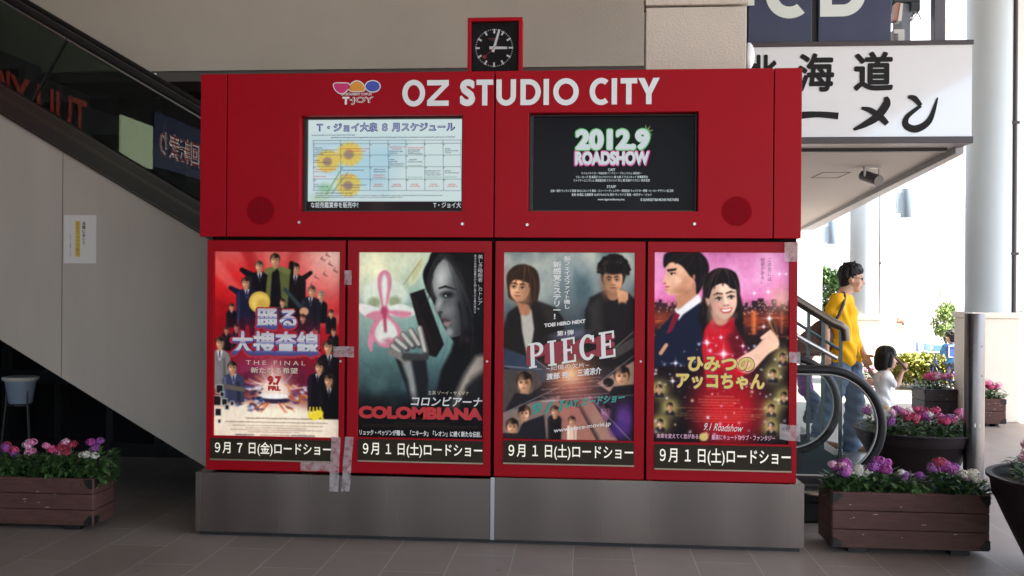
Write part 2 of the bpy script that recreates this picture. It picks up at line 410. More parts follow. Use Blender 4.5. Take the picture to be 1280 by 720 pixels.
# ================================================================== SETTING
def tile_mat():
    m = bpy.data.materials.new('floor_tiles'); m.use_nodes = True
    n = m.node_tree.nodes; L = m.node_tree.links; p = n['Principled BSDF']
    tc = n.new('ShaderNodeTexCoord'); mp = n.new('ShaderNodeMapping'); mp.inputs['Rotation'].default_value = (0, 0, rad(90))
    mp.inputs['Location'].default_value = (0.11, .05, 0)
    L.new(tc.outputs['Object'], mp.inputs[0])
    b = n.new('ShaderNodeTexBrick'); b.inputs['Scale'].default_value = 1; b.inputs['Brick Width'].default_value = .66
    b.inputs['Row Height'].default_value = .33; b.inputs['Mortar Size'].default_value = .0034; b.inputs['Mortar Smooth'].default_value = .4
    b.inputs['Color1'].default_value = (.20, .166, .142, 1); b.inputs['Color2'].default_value = (.245, .207, .18, 1)
    b.inputs['Mortar'].default_value = (.36, .335, .30, 1); b.inputs['Bias'].default_value = 0
    L.new(mp.outputs[0], b.inputs['Vector'])
    t = n.new('ShaderNodeTexNoise'); t.inputs['Scale'].default_value = 1.6; t.inputs['Detail'].default_value = 8; t.inputs['Roughness'].default_value = .7
    L.new(tc.outputs['Object'], t.inputs['Vector'])
    r = n.new('ShaderNodeMapRange'); r.inputs[1].default_value = .3; r.inputs[2].default_value = .7; r.inputs[3].default_value = .8; r.inputs[4].default_value = 1.15
    L.new(t.outputs[0], r.inputs[0])
    v = n.new('ShaderNodeVectorMath'); v.operation = 'SCALE'; L.new(b.outputs['Color'], v.inputs[0]); L.new(r.outputs[0], v.inputs['Scale'])
    sp = n.new('ShaderNodeTexVoronoi'); sp.inputs['Scale'].default_value = 3.1; L.new(tc.outputs['Object'], sp.inputs['Vector'])
    rs_ = n.new('ShaderNodeMapRange'); rs_.inputs[1].default_value = .03; rs_.inputs[2].default_value = .055; rs_.inputs[3].default_value = .62; rs_.inputs[4].default_value = 1.0
    L.new(sp.outputs['Distance'], rs_.inputs[0])
    v3 = n.new('ShaderNodeVectorMath'); v3.operation = 'SCALE'; L.new(v.outputs[0], v3.inputs[0]); L.new(rs_.outputs[0], v3.inputs['Scale'])
    L.new(v3.outputs[0], p.inputs['Base Color'])
    r2 = n.new('ShaderNodeMapRange'); r2.inputs[3].default_value = .38; r2.inputs[4].default_value = .62
    L.new(t.outputs[0], r2.inputs[0]); L.new(r2.outputs[0], p.inputs['Roughness'])
    t3 = n.new('ShaderNodeTexNoise'); t3.inputs['Scale'].default_value = 130; L.new(tc.outputs['Object'], t3.inputs['Vector'])
    bp = n.new('ShaderNodeBump'); bp.inputs['Strength'].default_value = .12; bp.inputs['Distance'].default_value = .004
    bp2 = n.new('ShaderNodeBump'); bp2.inputs['Strength'].default_value = .5; bp2.inputs['Distance'].default_value = .003; bp2.invert = True
    L.new(b.outputs['Fac'], bp2.inputs['Height']); L.new(t3.outputs[0], bp.inputs['Height']); L.new(bp2.outputs[0], bp.inputs['Normal'])
    L.new(bp.outputs[0], p.inputs['Normal'])
    return m
g = MB().add([(-300, -200, 0), (500, -200, 0), (500, 700, 0), (-300, 700, 0)], [(0, 1, 2, 3)])
tag(obj('ground', g, tile_mat()), kind='structure')

m_wall = mat('wall_roughcast', (.47, .425, .37), .85, var=.07, vscale=1.3, bump=.28, bscale=95)
m_pil = mat('pilaster_roughcast', (.60, .545, .47), .85, var=.04, vscale=3, bump=.5, bscale=70)
m_clad = mat('cladding_panel', (.39, .35, .31), .75, var=.10, vscale=1.2, stretch=(1.6, 1, .45), bump=.15, bscale=120)
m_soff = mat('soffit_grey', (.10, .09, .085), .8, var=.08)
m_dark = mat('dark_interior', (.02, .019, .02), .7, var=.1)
m_black = mat('black_frame', (.012, .012, .013), .45)
m_dkglass = mat('dark_shop_glass', (.012, .012, .014), .05, spec=.35)
m_ceil = mat('canopy_panel', (.42, .40, .38), .8, var=.05)
m_white = mat('white_render', (.80, .79, .76), .8, var=.03, vscale=2, bump=.1, bscale=90)
m_cream = mat('cream_stone', (.74, .69, .59), .75, var=.05, vscale=4, bump=.15, bscale=70)
m_col = mat('column_grey_paint', (.47, .535, .56), .5, var=.03, vscale=2)
m_steel = mat('stainless', (.50, .48, .46), .3, 1.0, var=.08, vscale=14)
m_alu = mat('aluminium_trim', (.45, .44, .43), .4, .9, var=.05)
m_rubber = mat('handrail_rubber', (.016, .015, .016), .4, var=.1, spec=.25)

# ---- the building: upper wall, pilaster, unseen shading roof slab, shopfront under the escalator
B = thing('shopping_building', 'beige roughcast building with dark ground floor shopfront behind the red billboard', 'building', (-2, 7.1, 0))
obj('upper_wall', MB().box(-14, 1.215, 7.1, 7.4, 3.19, 6.0), m_wall, B)
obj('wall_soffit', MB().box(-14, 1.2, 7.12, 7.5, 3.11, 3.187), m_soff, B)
x0, x1 = at(806, 200, 5.8).x, at(932, 200, 5.8).x; zj = at(870, 7, 5.8).z
pl = obj('pilaster', MB().box(x0, x1, 5.8, 5.955, 0, zj-.008), m_pil, B, bevel=.006)
obj('pilaster_block', MB().box(x0-.004, x1+.012, 5.79, 5.955, zj+.004, 5.99), m_pil, pl, bevel=.006)
obj('shade_roof_slab', MB().box(-14, 8.0, -15, 11.5, 6.002, 6.4), m_ceil, B)  # out of view; stretched far back and right to keep the forecourt in shade
obj('side_wall', MB().box(1.0, 1.25, 7.402, 17, 0, 5.99), m_clad, B)
sf = obj('shopfront', MB().box(-14, .95, 7.7, 7.74, 0, 3.1), m_dkglass, B)
for px in (-60, 9, 75, 140, 200):
    X = at(px, 500, 7.68).x; obj('mullion', MB().box(X-.03, X+.03, 7.64, 7.698, 0, 3.1), m_black, sf)
obj('bottom_rail', MB().box(-14, .95, 7.65, 7.697, .0, .12), m_black, sf); obj('middle_rail', MB().box(-14, .95, 7.63, 7.66, .62, .74), m_black, sf)
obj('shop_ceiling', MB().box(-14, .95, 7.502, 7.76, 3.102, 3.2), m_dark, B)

# ---- left side wall with the lit signs that the escalator glass mirrors
SW = thing('side_shop', 'dark shop wall beside the forecourt carrying lit signs', 'shop', (-4.4, 2, 0))
obj('shop_wall', MB().box(-4.5, -4.3, -3, 5.85, 0, 6.0), m_dark, SW)
obj('wall_return', MB().box(-14, -4.5, 5.85, 5.9, 0, 6.0), m_dark, SW)
def mirr(px, py):
    p = at_x(px, py, -4.29); return 12.0-p.y, p.z
m_redlit = mat('lit_red_letters', (.4, .02, .01), .4, emit=(1, .07, .02), estr=.09)
m_greenlit = mat('lit_green_panel', (.5, .55, .4), .4, emit=(.72, .86, .52), estr=.45)
m_whitelit = mat('lit_white_letters', (.6, .6, .6), .4, emit=(1, .9, .85), estr=.42)
m_bluelit = mat('lit_blue_board', (.02, .03, .12), .4, emit=(.04, .055, .2), estr=.09)
def side_text(name, body, px0, px1, pyt, pyb, m, parent, off=.02, X=-4.28):
    ya, zt = mirr(px1, pyt); yb, _ = mirr(px0, pyt); _, zb = mirr(px1, pyb)
    v, f = text_polys(body, off); lo, hi = v.min(0), v.max(0)
    q = MB(); q.add([(X, ya+(a-lo[0])/(hi[0]-lo[0])*(yb-ya), zb+(b-lo[1])/(hi[1]-lo[1])*(zt-zb)) for a, b in v], f)
    return obj(name, q, m, parent)
s1 = thing('shop_sign', 'red lit coffee shop lettering on the dark side wall', 'sign', (-4.29, 4.5, 2.6))
obj('sign_board', MB().box(-4.298, -4.285, *sorted((mirr(112, 140)[0], 5.8)), 2.3, 3.6), m_dark, s1)
side_text('lettering', "TULLY'S", -12, 108, 126, 168, m_redlit, s1)
s2 = thing('shop_sign', 'pale green backlit panel with rounded corners on the dark side wall', 'sign', (-4.29, 3.7, 2.6))
ya, zt = mirr(190, 158); yb, _ = mirr(150, 143); _, zb = mirr(190, 212)
obj('lit_panel', MB().box(-4.298, -4.27, ya, yb, zb, zt), m_greenlit, s2, bevel=.03)
s3 = thing('shop_sign', 'dark blue sign board with outlined characters on the dark side wall', 'sign', (-4.29, 2.6, 2.6))
ya, zt = mirr(256, 165); yb, _ = mirr(193, 160); _, zb = mirr(256, 226)
obj('sign_board', MB().box(-4.298, -4.285, ya, yb, zb, zt), m_bluelit, s3)
side_text('lettering', '回転素り', 199, 249, 180, 211, m_whitelit, s3, off=.03)
side_text('lettering', '回転素り', 199, 249, 180, 211, m_redlit, s3, off=.0, X=-4.276)

# ---- escalator
def zl(c, X): return c-.577*(X+2.585)
ES = thing('escalator', 'escalator with dark glass balustrade and beige cladding descending behind the red billboard', 'escalator', (-2.5, 6.5, 0))
XL = -7.5
clad = MB().prism([(XL, zl(.305, XL)), (-2.057, 0.001), (.3, .001), (.3, zl(1.838, .3)), (XL, zl(1.838, XL))], 5.975, 6.0)
XS = at(78, 300, 5.975).x
cl = obj('cladding', clad, m_clad, ES)
obj('panel_joint', MB().box(XS-.002, XS+.002, 5.9735, 5.9752, zl(.305, XS)+.003, zl(1.838, XS)-.003), m_soff, cl)
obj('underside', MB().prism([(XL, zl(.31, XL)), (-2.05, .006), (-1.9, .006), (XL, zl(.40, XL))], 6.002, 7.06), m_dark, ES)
deck = MB()
for yy in (5.955, 6.985):
    deck.prism([(XL, zl(1.838, XL)), (.36, zl(1.838, .36)), (.9, .14), (1.62, .14), (1.62, .27), (.52, .27), (XL, zl(2.04, XL))], yy, yy+.09)
dk = obj('deck', deck, mat('deck_dark', (.022, .02, .02), .35, var=.15), ES)
tr = MB()
for c, w in ((1.85, .012), (1.955, .03), (2.03, .012)):
    tr.prism([(XL, zl(c, XL)), (.36, zl(c, .36)), (.36, zl(c+w, .36)), (XL, zl(c+w, XL))], 5.948, 5.9545)
obj('deck_trim', tr, mat('deck_trim_metal', (.085, .072, .065), .4, .8), dk)
def arc(cx, cz, r, a0, a1, n): return [(cx+r*math.cos(rad(a0+(a1-a0)*i/n)), cz+r*math.sin(rad(a0+(a1-a0)*i/n))) for i in range(n+1)]
HC = (1.535, .622)
def bal_outline(r, c):
    pts = [(XL, zl(2.042, XL)), (.52, .272)] + [(1.2, .272)]
    pts += arc(HC[0], HC[1], r, -80, 90, 18)
    pts += [(.45, HC[1]+r), (.30, zl(c, .30)+.02), (XL, zl(c, XL))]
    return pts
m_glass = glass_mat('balustrade_glass', (.42, .47, .44), .06)
m_glass2 = glass_mat('balustrade_glass_clear', (.93, .96, .95), .015)
def handpath(r, c, y):
    p = [(XL, y, zl(c, XL)), (-3, y, zl(c, -3)), (-.1, y, zl(c, -.1))]
    p += [(.12, y, zl(c, .12)+.006), (.32, y, HC[1]+r+.03), (.5, y, HC[1]+r+.004), (.8, y, HC[1]+r)]
    p += [(a, y, b) for a, b in arc(HC[0], HC[1], r, 90, -90, 28)] + [(1.2, y, HC[1]-r), (.95, y, HC[1]-r)]
    return p
for yy in (6.0, 7.03):
    o_ = [(.5, .27), (.5, HC[1]+.315)]
    obj('balustrade_glass', MB().prism([(XL, zl(2.042, XL)), (.52, .272), (.5, HC[1]+.315), (.30, zl(2.60, .30)+.02), (XL, zl(2.60, XL))], yy-.005, yy+.005), m_glass if yy < 6.5 else m_glass2, ES)
    obj('balustrade_end_glass', MB().prism([(.53, .272), (1.2, .272)]+arc(HC[0], HC[1], .315, -80, 90, 18)+[(.51, HC[1]+.315)], yy-.005, yy+.005), m_glass2, ES)
    h = obj('handrail', MB().tube(handpath(.352, 2.647, yy), .029, 12), m_rubber, ES, smooth=50)
    obj('handrail_guide', MB().tube(handpath(.324, 2.612, yy), .010, 8), m_alu, h, smooth=50)
for k in range(6):
    xb = at(40, 160, 6.0).x-1.3*2+1.3*k
    if xb > 0: break
    zb = zl(2.042, xb); q = .515; jt = MB()
    jt.prism([(xb, zb), (xb+.006, zb), (xb+.006+q*.5, zb+q*.866), (xb+q*.5, zb+q*.866)], 5.985, 6.015)
    obj('glass_joint', jt, m_black, ES)
st = MB(); px_, pz_ = [], []
prof = [(XL, zl(1.2, XL))]; X = XL; 
while X < .3:
    prof += [(X, zl(1.98, X)), (min(X+.4, .5), zl(1.98, X))]; X += .4
prof += [(.5, .03), (.5, 0.012)]
prof = [(a, b) for a, b in prof]
st.prism([(-2, .012), (.5, .012)] + [(a, b) for a, b in prof[::-1] if b > .02] , 6.06, 6.97)
obj('steps', st, mat('step_metal', (.06, .06, .065), .45, .6, var=.2), ES)
obj('landing_plate', MB().box(.52, 1.95, 6.06, 6.97, .012, .03), m_alu, ES)
obj('newel_base', MB().box(1.22, 1.66, 5.94, 6.06, .145, .262).box(1.3, 1.6, 5.97, 6.03, .0, .144), m_black, ES, bevel=.02)
obj('newel_cap', MB().lathe([(0, .0), (.10, .0), (.115, .012), (.10, .024), (0, .024)], (1.47, 5.93, .2), 24), m_steel, ES, smooth=40)

# ribbed steel floor plate where the man walks
def rib_mat():
    m = mat('ribbed_plate', (.55, .55, .55), .35, .85)
    n = m.node_tree.nodes; L = m.node_tree.links
    tc = n.new('ShaderNodeTexCoord'); w = n.new('ShaderNodeTexWave'); w.inputs['Scale'].default_value = 5.2; w.bands_direction = 'Y'
    L.new(tc.outputs['Object'], w.inputs['Vector'])
    r = n.new('ShaderNodeValToRGB'); r.color_ramp.elements[0].position = .35; r.color_ramp.elements[1].position = .5
    r.color_ramp.elements[0].color = (.12, .12, .12, 1); r.color_ramp.elements[1].color = (.6, .6, .6, 1)
    L.new(w.outputs[0], r.inputs[0]); L.new(r.outputs[0], n['Principled BSDF'].inputs['Base Color'])
    return m
tag(obj('floor_plate', MB().box(1.75, 3.0, 7.35, 8.95, .0, .012), rib_mat()), 'ribbed steel floor plate in the tiles under the walking man', 'floor plate')

# second, further flight: dark flank, steps and railing
FL = thing('staircase', 'dark staircase flank at the foot of the railing behind the escalator', 'staircase', (1.6, 8.0, 0))
obj('flank', MB().prism([(1.0, .001), (2.16, .001), (2.1, .1), (1.0, .78)], 7.5, 7.56), mat('flank_teal', (.02, .035, .04), .4), FL)
stp = MB()
for k in range(5):
    stp.box(1.26, 2.1-.28*(k-0), 7.57+.0, 9.3, .16*k+.001, .16*(k+1))
obj('steps', stp, mat('stone_step', (.30, .30, .29), .7, var=.1), FL)
RL = thing('stair_railing', 'stainless handrail on dark green balusters ending beside the man in yellow', 'railing', (2.1, 7.9, 0))
YR = 7.55
pp = [at(x, y, YR) for x, y in ((930, 333), (1003, 380), (1040, 403), (1050, 407), (1056, 412), (1057, 426))]
obj('handrail', MB().tube(pp, [.038]*5+[.036], 12), mat('bronze_steel', (.13, .105, .085), .35, .9, var=.1), RL, smooth=50)
for px in (1011, 1029, 1051):
    bq = MB(); a = at(px, 380+(px-1003)*.62+4, YR); bq.box(a.x-.012, a.x+.012, YR-.012, YR+.012, .2 if px < 1050 else .02, a.z); obj('baluster', bq, mat('green_steel', (.045, .07, .07), .4, .3), RL)
bq = MB(); bq.tube([at(930, 362, YR), at(1003, 408, YR), at(1051, 438, YR)], .013, 8)
obj('middle_rail', bq, mat('green_steel', (.045, .07, .07), .4, .3), RL)
obj('lower_bar', MB().tube([at(960, 396, YR-.05), at(1003, 424, YR-.05), at(1046, 448, YR-.05)], .02, 10), m_steel, RL, smooth=50)

# ---- restaurant sign and canopy on the right
RS = thing('restaurant_sign', 'white fascia sign with large black brush style Japanese lettering', 'sign', (2, 7.0, 2.6))
zt, zb = at(1215, 53, 7.0).z, at(1215, 174, 7.0).z; xr = at(1215, 100, 7.0).x; xl = 1.02
m_acr = mat('white_acrylic', (.74, .77, .79), .08, coat=.6, spec=.6)
obj('sign_face', MB().box(xl, xr, 7.0, 7.2, zb+.02, zt-.016), m_acr, RS)
obj('sign_frame', MB().box(xl, xr+.008, 6.985, 7.22, zt-.016, zt+.018).box(xl, xr+.008, 6.985, 7.22, zb-.03, zb+.02), mat('sign_frame_brown', (.045, .035, .04), .4), RS, bevel=.004)
m_ink = mat('black_lettering', (.018, .017, .018), .4, spec=.1)
def rs_char(ch, px0, py0, px1, py1, off=.03):
    a = at(px0, py1, 6.996); b = at(px1, py0, 6.996); fit_text(rs, ch, (a.x, a.z, b.x, b.z), 6.996, off, spacing=1)
rs = MB()
rs_char('北', 935, 68, 972, 112); rs_char('海', 997, 66, 1043, 115); rs_char('道', 1067, 64, 1117, 114)
# ラーメン in thick brush strokes
def brush(pts, r, n=8):
    P = [Vector((at(x, y, 6.996).x, at(x, y, 6.996).z)) for x, y in pts]; R_ = [q*6.97/F for q in r]; out = []
    for i in range(len(P)-1):
        for k in range(n):
            t = k/n; p0 = P[max(i-1, 0)]; p1 = P[i]; p2 = P[i+1]; p3 = P[min(i+2, len(P)-1)]
            c = .5*((2*p1)+(p2-p0)*t+(2*p0-5*p1+4*p2-p3)*t*t+(3*p1-p0-3*p2+p3)*t**3); out.append((c, R_[i]*(1-t)+R_[i+1]*t))
    out.append((P[-1], R_[-1])); lft, rgt = [], []
    for i, (c, r_) in enumerate(out):
        t = (out[min(i+1, len(out)-1)][0]-out[max(i-1, 0)][0]).normalized(); nn = Vector((-t.y, t.x))
        lft.append(c+nn*r_); rgt.append(c-nn*r_)
    k = len(lft); vs = [(p.x, 6.9955, p.y) for p in lft+rgt]
    brush.n += 1; vs = [(p[0], p[1]-.0002*brush.n, p[2]) for p in vs]
    rs.add(vs, [(i, k+i, k+i+1, i+1) for i in range(k-1)])
brush.n = 0
brush([(925, 145), (985, 145), (1020, 143), (1048, 145)], [4, 5, 3.6, 4.2])
brush([(1107, 121), (1108, 130), (1096, 146), (1080, 156), (1067, 162)], [2.2, 5, 5, 3.6, 1.5])
brush([(1077, 135), (1088, 138), (1101, 147), (1109, 155)], [1.5, 3.5, 4.2, 3])
brush([(1135, 121), (1143, 123), (1151, 132)], [1.8, 3.6, 2.4])
brush([(1151, 132), (1134, 146), (1133, 157), (1146, 161), (1162, 150), (1172, 122)], [2, 3, 4, 4.6, 3.6, .8])
obj('lettering', rs, m_ink, RS)
CN = thing('canopy', 'grey flat canopy running back behind the white fascia sign', 'canopy', (2.2, 9, 2.6))
zs = zb-.02
e0 = on_ground(1214, 180, zs); e1 = on_ground(1004, 285, zs)
obj('soffit', MB().prism_z([(1.26, 7.24), (e0.x-.06, 7.24), (e1.x-.06, e1.y), (1.26, e1.y)], zs, zs+.05), mat('soffit_panel', (.40, .375, .35), .75, var=.04), CN)
obj('fascia', MB().prism_z([(e0.x-.058, 7.24), (e0.x+.004, 7.24), (e1.x+.16, e1.y), (e1.x-.058, e1.y)], zs-.05, zs+.45), mat('fascia_grey', (.27, .27, .275), .5, .2), CN)
obj('dark_slot', MB().box(1.3, at(1183, 180, 7.28).x, 7.26, 7.31, zs-.03, zs-.002), m_black, CN)  # narrow black box under the canopy, just behind the sign
ap = on_ground(1014, 222, zs); aq = on_ground(1064, 215, zs)
for q_ in (MB().box(ap.x, aq.x, aq.y, aq.y+.02, zs-.003, zs-.001), MB().box(ap.x, aq.x, ap.y, ap.y+.02, zs-.003, zs-.001), MB().box(ap.x, ap.x+.012, min(ap.y, aq.y)+.021, max(ap.y, aq.y)-.001, zs-.003, zs-.001), MB().box(aq.x-.012, aq.x, min(ap.y, aq.y)+.021, max(ap.y, aq.y)-.001, zs-.003, zs-.001)): obj('hatch_edge', q_, m_soff, CN)
obj('arcade_beam', MB().box(3.2, 4.5, 11.51, 18, 6.0, 6.4), m_ceil, B)
sc_ = at(195, 92, 7.1); SCR = MB(); SCR.tube([(sc_.x, 7.09, sc_.z), (sc_.x-.012, 7.085, sc_.z-.05), (sc_.x+.006, 7.08, sc_.z-.10), (sc_.x-.008, 7.085, sc_.z-.13)], [.012, .006, .009, .004], 6); tag(obj('plastic_scrap', SCR, m_white), 'thin white plastic scrap dangling from the beige wall edge above the escalator', 'scrap')
SC = thing('security_camera', 'small dark dome camera hanging under the canopy edge', 'camera', on_ground(1090, 208, zs))
c_ = SC.location
cm = MB().box(c_.x-.07, c_.x+.07, c_.y-.03, c_.y+.03, c_.z-.02, c_.z-.001).box(c_.x-.07, c_.x-.055, c_.y-.012, c_.y+.012, c_.z-.09, c_.z-.02).box(c_.x+.055, c_.x+.07, c_.y-.012, c_.y+.012, c_.z-.09, c_.z-.02)
obj('bracket', cm, m_alu, SC)
obj('camera_body', MB().tube([(c_.x-.05, c_.y+.08, c_.z-.07), (c_.x+.03, c_.y-.1, c_.z-.14)], .05, 14), mat('camera_grey', (.06, .06, .065), .3), SC, smooth=40)
DC = thing('dome_lamp', 'white glass globe lamp on the right side of the beige pilaster', 'lamp', at(934, 70, 5.88))
c_ = DC.location
obj('globe', MB().ball((c_.x+.01, 5.88, c_.z), .036, .036, .085, 20, 12), mat('opal_glass', (.78, .82, .85), .1, coat=.5), DC, smooth=60)
obj('lamp_base', MB().box(c_.x-.035, c_.x-.008, 5.84, 5.92, c_.z-.1, c_.z+.1), m_black, DC)

# ---- blue CD sign above
CDS = thing('shop_sign', 'dark blue panel sign with pale letters CD above the white fascia sign', 'sign', (1.7, 7.1, 3.4))
xa, xm0, xm1, xb = 1.22, at(1015, 30, 7.08).x, at(1023, 30, 7.08).x, at(1114, 30, 7.08).x
m_navy = mat('navy_panel', (.035, .045, .10), .35, var=.1, spec=.5)
obj('panel', MB().box(xa, xm0, 7.08, 7.2, zt+.02, 4.7), m_navy, CDS, bevel=.004)
obj('panel', MB().box(xm1, xb, 7.08, 7.2, zt+.02, 4.7), m_navy, CDS, bevel=.004)
obj('panel_gap', MB().box(xm0, xm1, 7.12, 7.2, zt+.02, 4.7), m_black, CDS)
lt = MB()
def ring_letter(mb, cx, cz, ro, ri, a0, a1, y, n=28):
    o = arc(cx, cz, ro, a0, a1, n); i = arc(cx, cz, ri, a0, a1, n); k = n+1
    mb.add([(p[0], y, p[1]) for p in o+i], [(q, q+1, k+q+1, k+q) for q in range(n)])
k7 = 7.0/F*1.01
cC = at(987, -6, 7.077); ring_letter(lt, cC.x, cC.z, 28.5*k7, 14*k7, 50, 310, 7.077)
d0 = at(1025, 20, 7.077); dcx = d0.x+27*k7; ring_letter(lt, dcx, cC.z, 27*k7, 12.5*k7, -90, 90, 7.077)
lt.box(d0.x, dcx+.001, 7.0765, 7.0772, cC.z-27*k7, cC.z-12.5*k7).box(d0.x, d0.x+14*k7, 7.076, 7.0767, cC.z-12.5*k7, cC.z+27*k7).box(d0.x, dcx+.001, 7.0765, 7.0772, cC.z+12.5*k7, cC.z+27*k7)
h0 = at(932, 7, 7.077); h1 = at(943, -4, 7.077); lt.box(h0.x, h1.x, 7.0765, 7.0772, h0.z, h1.z)
obj('lettering', lt, mat('pale_letters', (.68, .74, .70), .4), CDS)
UW = thing('window_frame', 'dark window mullion standing on the white fascia sign', 'window frame', (2.6, 7.15, zt))
xa, xb = at(1168, 30, 7.1).x, at(1182, 30, 7.1).x
obj('mullion', MB().box(xa, xb, 7.1, 7.18, zt+.02, 5.98), mat('mullion_grey', (.10, .10, .12), .4), UW, bevel=.004)
xq = at(1150, 30, 7.1).x
AC = thing('air_conditioner', 'stacked outdoor units with louvres and cables beside the dark blue sign', 'air conditioner', (2.3, 7.3, zt))
def pbox(px0, py0, px1, py1, y0, y1):
    a = at(px0, py1, y0); b = at(px1, py0, y0); return (a.x, b.x, y0, y1, a.z, b.z)
obj('fan_unit', MB().box(*pbox(1117, 36, 1131, 52, 7.25, 7.4)), m_white, AC, bevel=.008)
lv = MB()
for k in range(5):
    b_ = pbox(1118, 42+2*k, 1123, 43+2*k, 7.24, 7.25); lv.box(*b_)
obj('louvres', lv, m_soff, AC)
obj('housing', MB().box(*pbox(1126, 3, 1139, 55, 7.3, 7.5)), mat('housing_grey', (.22, .25, .29), .5), AC, bevel=.01)
obj('copper_cover', MB().prism([(at(a, b, 7.22).x, at(a, b, 7.22).z) for a, b in ((1117, 25), (1122, 26), (1129, 4), (1120, 3))], 7.22, 7.3), mat('copper_red', (.45, .22, .15), .4, .3), AC)
obj('white_cover', MB().prism([(at(a, b, 7.21).x, at(a, b, 7.21).z) for a, b in ((1122, 26), (1127, 26), (1129, 4), (1126, 4))], 7.21, 7.3), m_white, AC)
obj('top_unit', MB().box(*pbox(1117, -40, 1151, 2, 7.25, 7.6)).box(*pbox(1139, -30, 1151, 13, 7.26, 7.5)), mat('unit_dark', (.06, .075, .085), .5), AC, bevel=.008)
obj('cables', MB().tube([at(x, y, 7.3) for x, y in ((1142, 13), (1141, 20), (1138, 26))], .004, 6).tube([at(x, y, 7.3) for x, y in ((1149, 13), (1144, 20), (1139, 26))], .004, 6).tube([at(x, y, 7.3) for x, y in ((1146, 14), (1149, 19), (1151, 24))], .004, 6), m_black, AC)

# ---- columns, piers and downpipes of the arcade
def column(px, Y, rpx, ptop, pl0, pl1, label):
    c = at(px, 400, Y); r = rpx*Y/F
    t = thing('column', label, 'column', (c.x, Y, 0), 'round columns of the arcade')
    zp = at(px, ptop, Y).z
    obj('shaft', MB().lathe([(r, zp), (r*.985, 5.98)], (c.x, Y, 0), 40), m_col, t, smooth=40)
    X0, X1 = at(pl0, ptop, Y).x, at(pl1, ptop, Y).x; hw = (X1-X0)/2
    ped = obj('pedestal', MB().box(X0, X1, Y-hw, Y+hw, 0, zp-.07), m_cream, t, bevel=.008)
    obj('pedestal_cap', MB().box(X0-.02, X1+.02, Y-hw-.02, Y+hw+.02, zp-.068, zp-.0), m_cream, ped, bevel=.012)
    return t
column(1235, 11.1, 26, 390, 1204, 1262, 'pale grey round column on a cream pedestal behind the steel post')
column(1080, 15.0, 17, 394, 1062, 1096, 'pale grey round column on a cream pedestal behind the man in yellow')
def downpipe(px, Y, label, r=.022):
    c = at(px, 400, Y); t = thing('downpipe', label, 'downpipe', (c.x, Y, 0), 'downpipes of the arcade')
    obj('pipe', MB().tube([(c.x, Y, .0), (c.x, Y, 5.97)], r, 12), mat('pipe_brown', (.035, .028, .028), .45, var=.1), t, smooth=50)
    for z in (.4, 1.9, 3.4): obj('pipe_clip', MB().box(c.x-r*1.5, c.x+r*1.5, Y-r*1.2, Y+r*1.2, z, z+.03), mat('pipe_brown'), t)
downpipe(1266.5, 10.95, 'slim dark downpipe beside the nearest round column', .028)
downpipe(1097.5, 14.9, 'slim dark downpipe beside the column behind the man in yellow', .026)
def pier(px0, px1, Y, ptop, label):
    X0, X1 = at(px0, 400, Y).x, at(px1, 400, Y).x; zp = at((px0+px1)/2, ptop, Y).z
    t = thing('pier', label, 'pier', ((X0+X1)/2, Y, 0), 'white rendered piers of the arcade')
    obj('pier_shaft', MB().box(X0, X1-.01, Y, Y+.5, zp, 5.98), m_white, t, bevel=.01)
    obj('pier_base', MB().box(X0-.0, X1+.01, Y-.02, Y+.52, 0, zp-.003), m_cream, t, bevel=.01)
pier(1269, 1345, 11.1, 390, 'white pier with cream base at the right edge of the photo')
pier(1100, 1119, 15.1, 398, 'narrow white pier with cream base carrying the nearer wall lamp')
pier(985, 1028, 20.0, 398, 'white pier beyond the canopy carrying the farther wall lamp')
def wall_lamp(pb, pc, w0, w1, y0, y1, b0, b1, Y, label):
    c = at((w0+w1)/2, (y0+y1)/2, Y); t = thing('wall_lamp', label, 'wall lamp', (c.x, Y, c.z), 'cylinder wall lamps of the arcade')
    r = (w1-w0)/2*Y/F; za, zb_ = at(w0, y1, Y).z, at(w0, y0, Y).z
    obj('lamp_cylinder', MB().lathe([(0, za), (r*.95, za), (r, za+.01), (r, zb_-.01), (r*.95, zb_), (0, zb_)], (c.x, Y, 0), 24), mat('lamp_slate', (.13, .17, .20), .4, .3), t, smooth=40)
    X0, X1 = at(pb, 300, Y).x, at(pc, 300, Y).x
    obj('lamp_bracket', MB().box(X0, X1+r*.4, Y-.05, Y+.05, at(pb, b1, Y).z, at(pb, b0, Y).z), mat('lamp_grey', (.20, .25, .29), .4), t)
wall_lamp(1119, 1126, 1126, 1139, 236, 272, 241, 267, 15.2, 'slate blue cylinder lamp on the narrow white pier, larger of the two')
wall_lamp(1028, 1034, 1034, 1044, 276, 305, 283, 303, 20.1, 'slate blue cylinder lamp just under the canopy end, smaller of the two')

# ---- far apartment block
AB = thing('apartment_building', 'pale apartment block with stacked balconies far beyond the trees', 'building', (28, 85, 0))
bx0, bx1, YB = at(1055, 300, 85).x, at(1300, 300, 85).x+14, 85
obj('wall', MB().box(bx0, bx1, YB, YB+14, 0, 46), mat('apartment_wall', (.82, .81, .78), .8, var=.02, vscale=.4), AB)
m_win = mat('apartment_glass', (.74, .75, .76), .6, spec=.1)
m_balc = mat('balcony_beige', (.66, .58, .47), .8)
nbal = 0
xs_ = [bx0+3.2+4.6*k for k in range(9)]
for fl in range(13):
    z0 = 1.0+2.95*fl; 
    for k, xx in enumerate(xs_):
        if xx > bx1-2: continue
        obj('window', MB().box(xx-1.1, xx+1.1, YB-.03, YB-.004, z0+.5, z0+2.3), m_win, AB)
    for xx in (at(1185, 300, YB).x,):
        obj('balcony', MB().box(xx-.75, xx+.75, YB-1.2, YB-.034, z0, z0+1.0), m_balc, AB)
